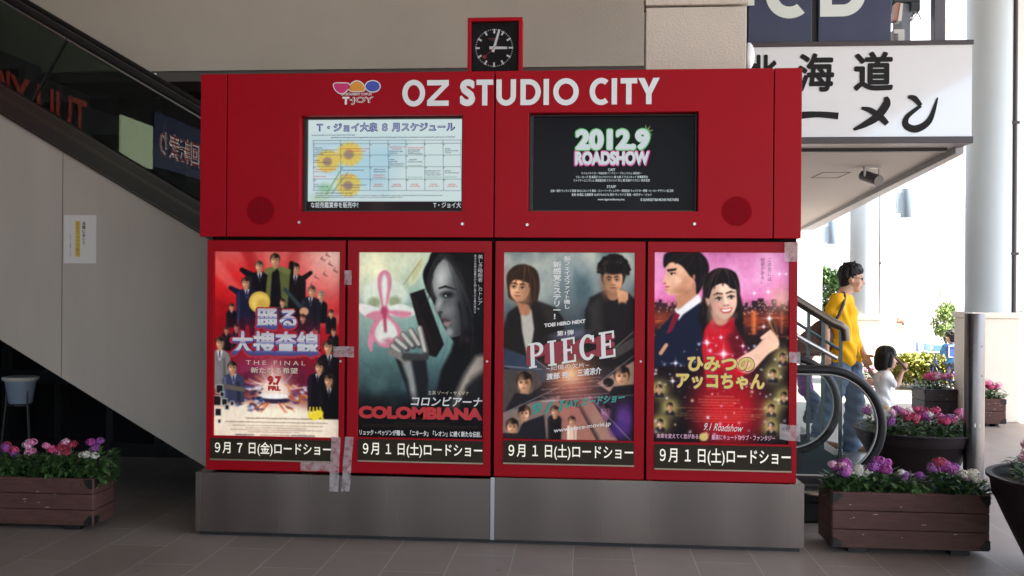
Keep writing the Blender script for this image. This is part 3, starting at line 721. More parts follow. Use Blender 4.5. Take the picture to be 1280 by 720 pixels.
obj('roof', MB().box(bx0-.4, bx1+.4, YB-.4, YB+14.4, 46.002, 46.5), m_white, AB)
SB = thing('apartment_building', 'low white block behind the arcade on the far side of the plaza', 'building', (10, 40, 0))
bx0, bx1 = at(990, 300, 40).x, at(1066, 300, 40).x
obj('wall', MB().box(bx0, bx1, 40, 48, 0, 5.2), m_white, SB)
for k in range(3):
    xx = bx0+.5+.85*k; fr_ = obj('window', MB().box(xx, xx+.55, 39.95, 39.997, 3.1, 4.3), m_alu, SB)
    obj('pane', MB().box(xx+.05, xx+.5, 39.93, 39.948, 3.15, 4.25), m_win, fr_)
obj('roof', MB().box(bx0-.2, bx1+.2, 39.8, 48.2, 5.202, 5.4), m_white, SB)

# ================================================================== THE RED BILLBOARD
YK = 5.30
m_red = mat('red_enamel', (.35, .0012, .010), .45, var=.07, vscale=2.2, spec=.14, bump=.02, bscale=4)
m_red2 = mat('red_door_enamel', (.315, .001, .008), .4, var=.07, vscale=3, spec=.16, bump=.02, bscale=5)
m_redd = mat('red_speaker_mesh', (.29, .001, .008), .8, spec=.1)
m_base = mat('brushed_base_steel', (.31, .268, .245), .26, 1.0, var=.24, vscale=1.3, detail=1.0, aniso=.5, stretch=(1.6, 1, .05), bump=.03, bscale=300)  # broad vertical bands put the sheen of the steel into its colour
m_gap = mat('shadow_gap', (.01, .006, .006), .8, spec=.1)
m_letw = mat('white_vinyl', (.78, .80, .82), .4)
K = thing('cinema_billboard', 'large red cinema billboard with two screens and four poster cases on steel', 'billboard', (-.525, YK, 0))
kx0, kx1 = -2.295, 1.245
YD = YK+.45
base = obj('base', MB().box(kx0, -.535, YK, YD, .022, .374).box(-.507, kx1, YK, YD, .022, .384), m_base, K, bevel=.003)
obj('seam_strip', MB().box(-.533, -.509, YK-.004, YD-.01, .022, .383), mat('bright_steel_strip', (.75, .75, .76), .25, 1.0), base)
obj('toe_kick', MB().box(kx0+.02, kx1-.02, YK+.02, YD-.02, 0, .0215), m_black, base)
obj('core', MB().box(-2.225, 1.205, YK+.06, YD-.01, .386, 1.775), m_gap, K)

# upper cabinet: front skin with two real window openings
z0, z1 = 1.772, 2.735
S1 = (-1.675, -.712, 1.921, 2.484); S2 = (-.327, .640, 1.924, 2.492)
skin = MB()
def skin_panel(xa, xb, win):
    x0, x1, a, b = win
    skin.box(xa, x0, YK, YK+.02, z0, z1); skin.box(x1, xb, YK, YK+.02, z0, z1)
    skin.box(x0, x1, YK, YK+.02, z0, a); skin.box(x0, x1, YK, YK+.02, b, z1)
def frame_panel(mb, xa, xb, za, zb, win, ya, yb):
    """one welded panel with a window: no inner seams"""
    x0, x1, a, b = win
    O = [(xa, za), (xb, za), (xb, zb), (xa, zb)]; I = [(x0, a), (x1, a), (x1, b), (x0, b)]
    vs = [(x, ya, z) for x, z in O+I]+[(x, yb, z) for x, z in O+I]; fs = []
    for i in range(4):
        j = (i+1) % 4
        fs += [(i, j, 4+j, 4+i), (8+j, 8+i, 12+i, 12+j), (j, i, 8+i, 8+j), (4+i, 4+j, 12+j, 12+i)]
    mb.add(vs, fs)
up = MB().box(-2.28, 1.216, YK+.12, YD, z0, z1)
cab = obj('upper_cabinet', up, m_red, K)
for xa, xb, win in ((-2.116, -.529, S1), (-.521, 1.058, S2)):
    q = MB(); frame_panel(q, xa, xb, z0, z1, win, YK, YK+.115); obj('front_panel', q, m_red, cab, bevel=.003)
for xa, xb in ((-2.28, -2.122), (1.064, 1.216)):
    obj('side_panel', MB().box(xa, xb, YK+.001, YK+.115, z0, z1), m_red, cab, bevel=.003)
obj('panel_seams', MB().box(-2.123, -2.115, YK+.02, YK+.1, z0+.01, z1-.01).box(-.5285, -.5215, YK+.03, YK+.1, z0+.01, z1-.01).box(1.057, 1.065, YK+.02, YK+.1, z0+.01, z1-.01), m_gap, cab)
for cx, cz in ((-1.909, 1.927), (.858, 1.925)):
    d = MB().lathe([(0, -.001), (.083, -.001), (.085, .0005)], (cx, YK-.0005, cz), 40, axis='y')
    for i in range(-6, 7):
        for j in range(-6, 7):
            if math.hypot(i, j) < 6.2: d.box(cx+i*.0125-.003, cx+i*.0125+.003, YK-.0022, YK-.0016, cz+j*.0125-.003, cz+j*.0125+.003, 1)
    obj('speaker_grille', d, [m_redd, m_gap], cab)
for px, py in ((374, 278), (578, 280), (659, 281), (868, 280)):
    c = at(px, py, YK); obj('lock', MB().lathe([(0, -.006), (.008, -.006), (.011, 0)], (c.x, YK, c.z), 16, axis='y'), m_steel, cab)

# title in a geometric bold face, each letter built from arcs and bars
def title():
    t = MB(); zb_, zt_ = at(660, 131.5, YK).z, at(660, 99, YK).z; Hh = zt_-zb_; st = .205*Hh; y = YK-.0025
    def P(px): return at(px, 115, YK).x
    def quad(pts): t.add([(a, y, b) for a, b in pts], [tuple(range(len(pts)))])
    def bar(a, b, c, d): quad([(a, c), (b, c), (b, d), (a, d)])
    def oval(x0, x1, a0=0, a1=360, n=48):
        cx, cz = (x0+x1)/2, (zb_+zt_)/2; rx, rz = (x1-x0)/2, Hh/2*1.04
        o, i = [], []
        for k in range(n+1):
            a = rad(a0+(a1-a0)*k/n); o.append((cx+rx*math.cos(a), y, cz+rz*math.sin(a))); i.append((cx+(rx-st)*math.cos(a), y, cz+(rz-st)*math.sin(a)))
        m_ = len(o); t.add(o+i, [(k, m_+k, m_+k+1, k+1) for k in range(m_-1)])
    oval(P(503), P(531.5))
    a, b = P(534), P(561); bar(a, b, zb_, zb_+st); bar(a, b, zt_-st, zt_); quad([(a, zb_+st), (a+st*1.25, zb_+st), (b, zt_-st), (b-st*1.25, zt_-st)])
    def S_(x0, x1): fit_text(t, 'S', (x0, zb_-.02*Hh, x1, zt_+.02*Hh), y, off=.055)
    S_(P(575), P(594))
    def T_(x0, x1):
        c = (x0+x1)/2; bar(x0, x1, zt_-st, zt_); bar(c-st/2, c+st/2, zb_, zt_-st)
    T_(P(595.5), P(616.5))
    def U_(x0, x1):
        cx = (x0+x1)/2; rx = (x1-x0)/2; cz = zb_+rx*.98; o, i = [], []
        for k in range(25):
            a_ = rad(180+180*k/24); o.append((cx+rx*math.cos(a_), y, cz+rx*1.02*math.sin(a_))); i.append((cx+(rx-st)*math.cos(a_), y, cz+(rx-st)*math.sin(a_)))
        t.add(o+i, [(k, 25+k, 26+k, k+1) for k in range(24)]); bar(x0, x0+st, cz, zt_); bar(x1-st, x1, cz, zt_)
    U_(P(620.5), P(645))
    def D_(x0, x1):
        rz = Hh/2; cx = x1-rz*.92; cz = (zb_+zt_)/2; o, i = [], []
        for k in range(25):
            a_ = rad(-90+180*k/24); o.append((cx+rz*.92*math.cos(a_), y, cz+rz*math.sin(a_))); i.append((cx+(rz*.92-st)*math.cos(a_), y, cz+(rz-st)*math.sin(a_)))
        t.add(o+i, [(k, 25+k, 26+k, k+1) for k in range(24)]); bar(x0, x0+st, zb_, zt_); bar(x0+st, cx, zb_, zb_+st); bar(x0+st, cx, zt_-st, zt_)
    D_(P(650.5), P(676))
    bar(P(679.5), P(679.5)+st, zb_, zt_)
    oval(P(691.5), P(723.5))
    oval(P(737), P(766), 52, 308, 36)
    bar(P(764.5), P(764.5)+st, zb_, zt_); T_(P(775.6), P(796.4))
    c = P(811); x0, x1 = P(797.5), P(824.5); m_ = zb_+.46*Hh
    bar(c-st/2, c+st/2, zb_, m_-st*.35); quad([(x0, zt_), (c-st/2, m_-st*.35), (c+st/2, m_-st*.35), (x0+st*1.2, zt_)]); quad([(x1, zt_), (x1-st*1.2, zt_), (c-st/2, m_-st*.35+.0), (c+st/2, m_-st*.35)])
    for q in range(len(t.v)): t.v[q] = (t.v[q][0], y-.000002*(q % 97), t.v[q][2])
    return t
obj('title_lettering', title(), m_letw, cab)

# logo: three coloured blobs and a word
def blob(pts, m_list, name='logo'):
    pass
lg = MB(); LM = [mat('logo_pink', (.62, .02, .16), .4), mat('logo_orange', (.75, .30, .02), .4), mat('logo_blue', (.04, .07, .42), .4), m_letw, mat('logo_red_dark', (.38, .01, .02), .4)]
def lblob(cx, cy, rx, ry, mi, bend=0.0, y=YK-.003):
    for k, (s_, m_, yy) in enumerate(((1.13, 3, y+.001), (1.0, mi, y))):
        ring = []
        for q in range(30):
            a_ = 2*math.pi*q/30; X = cx+rx*(s_ if k == 0 else 1)*math.cos(a_); Yp = cy-ry*(s_+.06 if k == 0 else 1)*math.sin(a_)+bend*((math.cos(a_))**2-.5)
            p = at(X, Yp, YK); ring.append((p.x, yy, p.z))
        lg.add(ring, [tuple(range(30))], m_)
lblob(427, 108.5, 9.6, 6.2, 0, -4); lblob(446.3, 109.5, 9.6, 6.2, 1, 3.2); lblob(466, 108, 8.8, 6.6, 2)
def ktext(mb, body, px0, py0, px1, py1, y, **kw):
    a = at(px0, py1, YK); b = at(px1, py0, YK); fit_text(mb, body, (a.x, a.z, b.x, b.z), y, **kw)
ktext(lg, 'ENTERTAINMENT COMPLEX', 427, 116, 465, 119.6, YK-.003, off=.02, mi=3)
ktext(lg, 'T', 428, 121, 437, 131, YK-.003, off=.06, mi=3); ktext(lg, '·JOY', 437, 121, 467, 131, YK-.003, off=.045, mi=3)
ktext(lg, '·JOY', 437.3, 121.6, 466.4, 130.4, YK-.0036, off=-.008, mi=4)
obj('logo', lg, LM, cab)

# ---- screens
def px_paint(P_, x0, y0, x1, y1):
    """map photo pixels into paint units for a sheet covering x0..x1, y0..y1"""
    k = 100.0/(x1-x0); return lambda x, y: ((x-x0)*k, (y-y0)*k)
m_disp = print_mat('schedule_display', emit=.15, rough=.25, screen=True)
m_disp2 = print_mat('announcement_display', emit=.11, rough=.2, screen=True)
YS = YK+.085
def screen(win, name):
    x0, x1, a, b = win; t = MB()
    frame_panel(t, x0+.003, x1-.003, a+.003, b-.003, (x0+.024, x1-.012, a+.012, b-.010), YK+.06, YK+.112)
    return obj(name, t, m_black, K)
sc1 = screen(S1, 'schedule_screen'); sc2 = screen(S2, 'announcement_screen')
p1 = Paint(58.5, 230); p1.im[:] = (214, 232, 232)
u = px_paint(p1, 379, 147, 576, 262)
p1.poly([(3, 14), (62, 14), (52, 46), (3, 48)], (160, 208, 232), soft=14, a=.6)
p1.put(np.clip((p1.fbm(6, 3)-.52)*5, 0, 1)*np.clip((45-p1.U)/20, 0, 1)*np.clip((p1.V-12)/6, 0, 1), (226, 240, 240), .6)
for cx, cy, r in ((27, 22, 8.2), (13, 26.5, 7.6), (26.5, 42, 7.8)):
    p1.ell(cx, cy, r, r*.92, (232, 205, 96), soft=2.4, a=.9)
    for k in range(14):
        an = 2*math.pi*k/14; p1.cap(cx+r*.4*math.cos(an), cy+r*.4*math.sin(an), .3, cx+r*math.cos(an), cy+r*.92*math.sin(an), .5, (222, 182, 60), a=.5)
    p1.ell(cx-.4, cy+.3, r*.4, r*.38, (168, 142, 118), soft=1.5)
p1.cap(21, 33, .5, 12, 48, .6, (150, 185, 140), soft=1); p1.cap(26, 34, .4, 16, 47, .5, (150, 185, 140), soft=1)
p1.ell(11, 44, 4.5, 3, (140, 195, 150), soft=3, a=.7); p1.ell(8, 50, 6, 2.6, (165, 205, 165), soft=3, a=.6)
p1.put(np.clip((p1.V-52.3)/.4, 0, 1), (26, 16, 18)); p1.put(np.exp(-((p1.U-46)/7)**2)*(p1.V > 52.6), (52, 34, 34), .7)
# table rules
gx = [3.2, 21, 40, 52, 63.5, 75.5, 87.5, 99]; gy = [13.2, 15.2, 22.6, 30.1, 38, 45.4]
for x in gx: p1.cap(x, gy[0], .16, x+.7, gy[-1], .16, (95, 110, 120), soft=.4, a=.8)
for y in gy: p1.cap(gx[0], y, .16, gx[-1], y+.2, .16, (95, 110, 120), soft=.4, a=.8)
r_ = random.Random(4)
def scribble(p, x, y, w, col, h=.7, a=.75):
    q = x
    while q < x+w:
        l = r_.uniform(.4, 1.2); p.cap(q, y, h*.33, q+l*.6, y+r_.uniform(-.2, .2), h*.33, col, soft=.4, a=a*r_.uniform(.6, 1)); q += l+.18
dk_, rd_, gr_ = (60, 62, 80), (205, 60, 60), (110, 150, 130)
for (x, y, w, c) in ((4, 18, 5, dk_), (4, 19.3, 15, dk_), (4, 20.7, 13, dk_), (4, 22, 6, dk_), (21.8, 18.6, 18, rd_), (27, 20.2, 11, rd_), (53, 17.6, 10, rd_), (55, 18.8, 6, rd_), (53, 20.4, 9, dk_), (53, 21.6, 5, dk_), (65, 18.2, 10, rd_), (65, 19.6, 8, dk_), (65, 20.8, 7, dk_), (65, 22, 9, dk_), (89, 19, 3, dk_), (89, 20.2, 8, dk_), (89, 21.4, 4, dk_),
                 (4, 26, 3, dk_), (4, 27.4, 10, dk_), (53, 25.6, 3, dk_), (53, 27, 5, dk_), (53, 28.4, 10, dk_), (66, 25.8, 5, (40, 45, 110)), (65, 27.2, 9, dk_), (53, 29.5, 9, gr_), (65, 29.5, 9, gr_), (5, 32, 13, rd_), (4, 33.4, 8, rd_), (4, 36.4, 7, rd_), (21.8, 32.4, 15, dk_), (22, 35.6, 8, rd_), (22, 37, 7, rd_), (43, 32, 7, dk_), (43, 33.4, 8, dk_), (43, 35.6, 7, rd_), (43, 37, 7, rd_), (76, 33, 10, dk_), (76, 34.3, 9, dk_), (77, 35.5, 9, dk_), (89, 33, 4, dk_), (89, 34.3, 9, dk_), (77, 37, 9, gr_), (89, 37, 8, gr_), (65, 37, 9, gr_), (21.8, 42, 16, (60, 70, 150)), (26, 43.5, 8, (60, 70, 150)), (4, 41.5, 3, dk_), (4, 43, 9, dk_)): scribble(p1, x, y, w, c)
for x in (43.5, 55.5, 67.5, 79.5, 91.5):
    scribble(p1, x, 41.6, 4.5, rd_); scribble(p1, x-.8, 42.9, 6.4, rd_)
for k, y in enumerate(gy[1:-1]):
    for x in gx[:-1]: scribble(p1, x+.5, y+.9, .9, dk_)
scribble(p1, 2.4, 9.8, 28, dk_); scribble(p1, 15, 11.4, 80, dk_, h=.8); scribble(p1, 5, 47.2, 24, dk_); scribble(p1, 5, 48.7, 82, dk_, h=.6); scribble(p1, 5, 49.9, 57, dk_, h=.6)
s1x0, s1x1, s1z0, s1z1 = S1[0]+.024, S1[1]-.012, S1[2]+.012, S1[3]-.010
obj('picture', p1.sheet(s1x0, s1x1, s1z0, s1z1, YS), m_disp, sc1)
m_navyink = mat('navy_glow_text', (.01, .01, .03), .3, emit=(.03, .035, .26), estr=.11)
m_pale = mat('pale_glow_text', (.1, .1, .1), .3, emit=(.75, .85, .88), estr=.105)
def sub_px(win_px, win):
    (ax, ay, bx, by), (x0, x1, za, zb) = win_px, win
    return lambda px, py: (x0+(px-ax)/(bx-ax)*(x1-x0), zb-(py-ay)/(by-ay)*(zb-za))
sp = sub_px((379, 147, 576, 262), (s1x0, s1x1, s1z0, s1z1))
def stext(mb, f, body, px0, py0, px1, py1, y, **kw):
    a = f(px0, py1); b = f(px1, py0); fit_text(mb, body, (a[0], a[1], b[0], b[1]), y, **kw)
t = MB(); stext(t, sp, 'Ｔ・ジョイ大泉 ８ 月スケジュール', 389.5, 150.5, 567, 162.5, YS-.002, off=.07)
obj('heading', t, m_navyink, sc1)
t = MB(); stext(t, sp, 'Ｔ・ジョイ大泉 ８ 月スケジュール', 391, 151.6, 565.5, 161.4, YS-.003, off=0)
obj('heading_fill', t, mat('lilac_glow_text', (.05, .05, .08), .3, emit=(.5, .56, .76), estr=.11), sc1)
t = MB(); stext(t, sp, 'な前売鑑賞券を販売中！', 383, 251, 444, 258.5, YS-.002, off=.015); stext(t, sp, 'T・ジョイ大', 540, 251, 575, 258.5, YS-.002, off=.015)
obj('ticker', t, m_pale, sc1)
p2 = Paint(58, 200); p2.im[:] = (9, 8, 12)
p2.put(np.clip((p2.fbm(5, 9)-.35)*1.6, 0, 1), (22, 17, 22), .8); p2.glow(66, 55, 9, (36, 36, 46), .6, ry=7); p2.glow(50, 10, 12, (20, 38, 24), .7, ry=6); p2.glow(50, 25, 24, (44, 12, 34), .5, ry=3)
for an in (-100, -60, -15, 30, 150): p2.cap(70.5, 9.5, .8, 70.5+4.2*math.cos(rad(an)), 9.5+4.2*math.sin(rad(an)), .15, (150, 175, 130), soft=.5)
s2x0, s2x1, s2z0, s2z1 = S2[0]+.024, S2[1]-.012, S2[2]+.012, S2[3]-.010
obj('picture', p2.sheet(s2x0, s2x1, s2z0, s2z1, YS), m_disp2, sc2)
sp = sub_px((666, 145, 869, 261), (s2x0, s2x1, s2z0, s2z1))
m_grn = mat('green_glow', (.05, .2, .06), .4, emit=(.06, .30, .09), estr=.14); m_mag = mat('magenta_glow', (.3, .04, .15), .4, emit=(.38, .05, .2), estr=.14)
t = MB(); stext(t, sp, '2012.9', 718, 159, 814.5, 188, YS-.002, off=.085); obj('date_glow', t, m_grn, sc2)
t = MB(); stext(t, sp, 'ROADSHOW', 717.5, 186.5, 814, 206.5, YS-.002, off=.085); obj('title_glow', t, m_mag, sc2)
t = MB(); stext(t, sp, '2012.9', 719.5, 160.5, 813, 186.5, YS-.0035, off=.06); obj('date_lettering', t, m_pale, sc2)
t = MB(); stext(t, sp, 'ROADSHOW', 719, 188, 812.5, 204.8, YS-.0035, off=.06); obj('title_lettering', t, m_pale, sc2)
t = MB()
for body, a, b, y0 in (('CAST', 761, 770, 209), ('ワイルドタイガー 平田広明 バーナビー・ブルックス Jr. 森田成一', 727, 803, 213.5), ('ブルーローズ 寿 美菜子 ロックバイソン 楠 大典 ドラゴンキッド 伊瀬茉莉也', 720, 811, 218), ('ファイヤーエンブレム 津田健次郎 スカイハイ 井上 剛 折紙サイクロン 岡本信彦', 717, 813.5, 222.2), ('STAFF', 759.5, 771, 230),
                       ('企画・製作 サンライズ 監督 米たにヨシトモ 脚本・ストーリーディレクター 西田征史 キャラクター原案・ヒーローデザイン 桂 正和', 688, 843, 235), ('音楽 池 頼広 主題歌等 なまけものども 制作 サンライズ 配給・松竹/ティ・ジョイ', 715, 816, 239.8), ('www.tigerandbunny.net', 748, 782, 246), ('© SUNRISE/T&B MOVIE PARTNERS', 802, 850, 246)):
    stext(t, sp, body, a, y0, b, y0+3.4, YS-.002, off=.012)
obj('credits', t, m_pale, sc2)

# ---- four poster cases
PH = dict()
doors = [(257, 430), (433, 613.5), (618, 806), (809, 997)]
dz0, dz1 = .386, 1.752
pos_px = [(266, 316, 423, 544), (447, 317, 604, 546), (629, 317, 793, 548), (818, 317, 987, 552)]
dat_px = [(262, 551, 415, 575), (447, 552, 604, 577), (629, 554, 793, 580), (818, 559, 990, 587)]
m_inner = mat('case_inside_red', (.36, .004, .016), .5)
DW = []
for i, (a, b) in enumerate(doors):
    x0, x1 = at(a, 450, YK).x, at(b, 450, YK).x; p = pos_px[i]
    q0 = at(p[0], p[3], YK); q1 = at(p[2], p[1], YK)
    win = (q0.x-.004, q1.x+.004, q0.z-.004, q1.z+.006); DW.append((q0, q1))
    t = MB(); frame_panel(t, x0, x1, dz0, dz1, win, YK+.012, YK+.05)
    d = obj('case_door', t, m_red2, K, bevel=.004)
    lk = at(b-5, 452, YK); obj('lock', MB().lathe([(0, -.005), (.006, -.005), (.008, 0)], (lk.x, YK+.012, lk.z), 14, axis='y'), m_steel, d)
    dp = dat_px[i]; e0 = at(dp[0], dp[3], YK); e1 = at(dp[2], dp[1], YK)
    sl_ = obj('date_sign', MB().box(e0.x, e1.x, YK+.006, YK+.0115, e0.z, e1.z), mat('date_strip_brown', (.030, .022, .013), .45, var=.25, vscale=5, spec=.12), K)
    obj('strip_edge', MB().box(e0.x, e1.x, YK+.002, YK+.0058, e0.z, e0.z+.008), mat('brass_edge', (.42, .34, .24), .35, .8), sl_)
    t = MB(); nm = '９月 ７ 日(金)ロードショー' if i == 0 else '９月 １ 日(土)ロードショー'
    fit_text(t, nm, (e0.x+(.03 if i != 3 else .03), e0.z+.030, e1.x-.006, e1.z-.017), YK+.004, off=.012)
    obj('lettering', t, mat('cream_lettering', (.86, .82, .70), .4, emit=(1, .92, .72), estr=.06), sl_)

SK = (214, 164, 130)
def poster1():
    p = Paint(145); p.grad([(0, (196, 92, 88)), (20, (206, 42, 44)), (60, (186, 26, 32)), (100, (120, 18, 30)), (118, (150, 80, 70)), (145, (226, 200, 180))])
    for k, an in enumerate((200, 222, 246, 262, 280, 300, 322, 345)):
        A_ = rad(an); B_ = rad(an+9); c = (48, 62)
        p.poly([c, (c[0]+120*math.cos(A_), c[1]+120*math.sin(A_)), (c[0]+120*math.cos(B_), c[1]+120*math.sin(B_))], (222, 120, 112) if k % 2 else (150, 14, 24), soft=4, a=.55)
    p.glow(97, 6, 26, (226, 196, 182), .9); p.glow(84, 24, 20, (220, 130, 120), .5); p.glow(8, 60, 22, (120, 8, 20), .7)
    for x, y in ((84, 6), (90, 10), (86, 18), (94, 15), (79, 20), (76, 26), (88, 3)):
        p.cap(x, y, .5, x+3, y+1.6, .3, (110, 70, 70)); p.cap(x, y, .4, x+1, y-2, .2, (130, 90, 88))
    D = (20, 16, 24)
    # a row of people in dark coats (nobody in particular)
    p.cap(30, 20, 3.2, 22, 15, 1.8, D); p.suit(36, 17, 17, 50, D); p.face(35.5, 12, 2.7, hair=(60, 50, 45))
    p.suit(64, 19, 16, 62, (26, 18, 22)); p.cap(68, 23, 2.4, 76, 17, 1.5, (26, 18, 22)); p.face(64, 13.5, 2.7, hair=(20, 14, 14)); p.cap(61, 10, 2, 60, 24, 2, (20, 14, 14))
    p.cap(20, 33, 2.6, 13, 29, 1.6, (24, 24, 44)); p.suit(26, 30, 16, 58, (30, 30, 54)); p.cap(23, 56, 2.6, 22, 68, 2.2, D); p.cap(30, 56, 2.6, 31, 66, 2.2, D); p.face(25, 25, 2.8)
    p.suit(84, 39, 10, 56, D); p.face(84, 34.5, 2.3, hair=(120, 110, 100)); p.suit(76, 36, 15, 66, (30, 28, 40)); p.face(77, 31, 2.5, hair=(60, 48, 42))
    p.poly([(43, 13), (54, 13), (60, 17), (58, 44), (40, 44), (42, 20)], (92, 96, 56), soft=1); p.poly([(46, 14), (51, 14), (54, 44), (44, 44)], D, soft=.8)
    p.cap(42, 16, 2.4, 47, 14, 2, (104, 108, 66)); p.cap(58, 16, 2.4, 52, 14, 2, (104, 108, 66)); p.face(48, 7, 3.2, fringe=.3)
    p.cap(56, 30, 1.5, 68, 43, 1.5, (50, 64, 66)); p.ell(71, 47, 3.6, 3.2, (190, 140, 110))
    p.ell(36, 40, 8.4, 8.4, (196, 158, 70)); p.ell(36, 40, 6.6, 6.6, (214, 182, 96), soft=2); p.ell(38, 42, 4, 4, (170, 130, 52), soft=3, a=.6)
    for x_, y_, h_ in ((54, 40, 1.9), (44, 48, 1.8), (70, 52, 2), (92, 48, 1.8), (14, 44, 1.8), (18, 60, 1.9), (80, 62, 1.9), (10, 62, 1.7), (94, 62, 1.8)):
        p.suit(x_, y_+2.6, 8, y_+16, r_.choice([(30, 24, 34), (20, 16, 22), (50, 40, 44)])); p.face(x_, y_, h_)
    p.ell(48, 64, 36, 12, (120, 30, 60), soft=10, a=.55); p.ell(48, 96, 46, 14, (96, 26, 62), soft=12, a=.7); p.ell(32, 92, 18, 10, (150, 60, 100), soft=12, a=.5)
    p.put(np.clip((p.fbm(12, 31)-.5)*6, 0, 1)*np.exp(-((p.V-100)/14)**2), (60, 14, 30), .55)
    p.put(np.clip((p.V-118)/5+ (p.fbm(8, 6)-.5)*2, 0, 1), (236, 214, 190)); p.glow(50, 128, 40, (250, 236, 206), .7, ry=12)
    p.glow(48, 104, 12, (255, 225, 190), .8, ry=16); p.ell(48, 110, 12, 10, (238, 214, 196), soft=4, a=.9); p.ell(48, 116, 13, 2.6, (50, 44, 66)); p.ell(48, 113, 12, 2, (240, 230, 224))
    for k in range(60):
        x, y = r_.uniform(14, 40), r_.uniform(106, 124); c = r_.choice([(70, 86, 130), (120, 132, 160), (46, 50, 76), (190, 190, 200), (96, 60, 70)]); p.ell(x, y, r_.uniform(1, 2.6), r_.uniform(.7, 1.5), c)
    for k in range(50):
        x, y = r_.uniform(58, 84), r_.uniform(104, 122); c = r_.choice([(170, 90, 50), (210, 140, 90), (120, 60, 60), (190, 180, 190), (90, 70, 110)]); p.ell(x, y, r_.uniform(.8, 2.6), r_.uniform(.5, 1.2), c, ang=20)
    for k in range(18):
        an = r_.uniform(190, 350); p.cap(48+14*math.cos(rad(an)), 110+9*math.sin(rad(an)), .5, 48+r_.uniform(20, 36)*math.cos(rad(an)), 112+r_.uniform(10, 24)*math.sin(rad(an)), .25, r_.choice([(240, 220, 210), (200, 160, 190), (230, 150, 90)]), a=.7)
    for k in range(9):
        an = r_.uniform(30, 150); p.cap(48+10*math.cos(rad(an)), 118, .5, 48+26*math.cos(rad(an)), 120+6*math.sin(rad(an)), .3, (190, 90, 50), a=.7)
    p.suit(5, 78, 16, 108, (120, 116, 116)); p.face(5, 72, 3, ang=0); p.suit(16, 96, 17, 118, (60, 62, 84)); p.face(15, 91, 3.1); p.cap(10, 106, 2, 24, 108, 1.6, (100, 90, 80))
    p.suit(91, 80, 19, 116, (22, 16, 22)); p.face(90, 74, 3.2); p.suit(82, 95, 15, 124, D); p.face(83, 90, 2.9); p.suit(91, 106, 16, 130, (16, 13, 18)); p.face(90.5, 100, 3)
    for (x, y, s_) in ((5, 108, 3), (3, 117, 3.4), (9, 118, 2.4), (4, 126, 2.6), (11, 122, 1.8), (7, 112, 1.8), (5, 133, 1.4), (15, 119, 1.6)):
        p.poly([(x-s_, y-s_*1.2), (x+s_, y-s_*1.2), (x+s_, y+s_*1.2), (x-s_, y+s_*1.2)], (190, 190, 184), soft=.5); p.poly([(x-s_+.6, y-s_*1.2+.6), (x+s_-.5, y-s_*1.2+.6), (x+s_-.5, y+s_*1.2-.6), (x-s_+.6, y+s_*1.2-.6)], (24, 30, 30), soft=.5)
    for k in range(4): p.cap(84-k*2.6, 121, .5, 86-k*3.5, 130-k*.8, 1.0, (226, 196, 50)); 
    p.ell(81, 127, 6, 3.4, (232, 204, 60), ang=-25)
    for k, y in enumerate((130.2, 133.2, 135.8, 137.6, 139.2, 140.8)): scribble(p, (26, 10, 16, 26, 14, 28)[k], y, (52, 80, 70, 48, 72, 40)[k], (96, 62, 56), h=(1.2, 1, .7, .7, .7, .7)[k])
    scribble(p, 18, 143.2, 14, (60, 60, 70), h=1.4); scribble(p, 38, 143.2, 22, (120, 60, 60), h=.9); scribble(p, 62, 143.2, 18, (60, 60, 70), h=1.4)
    return p
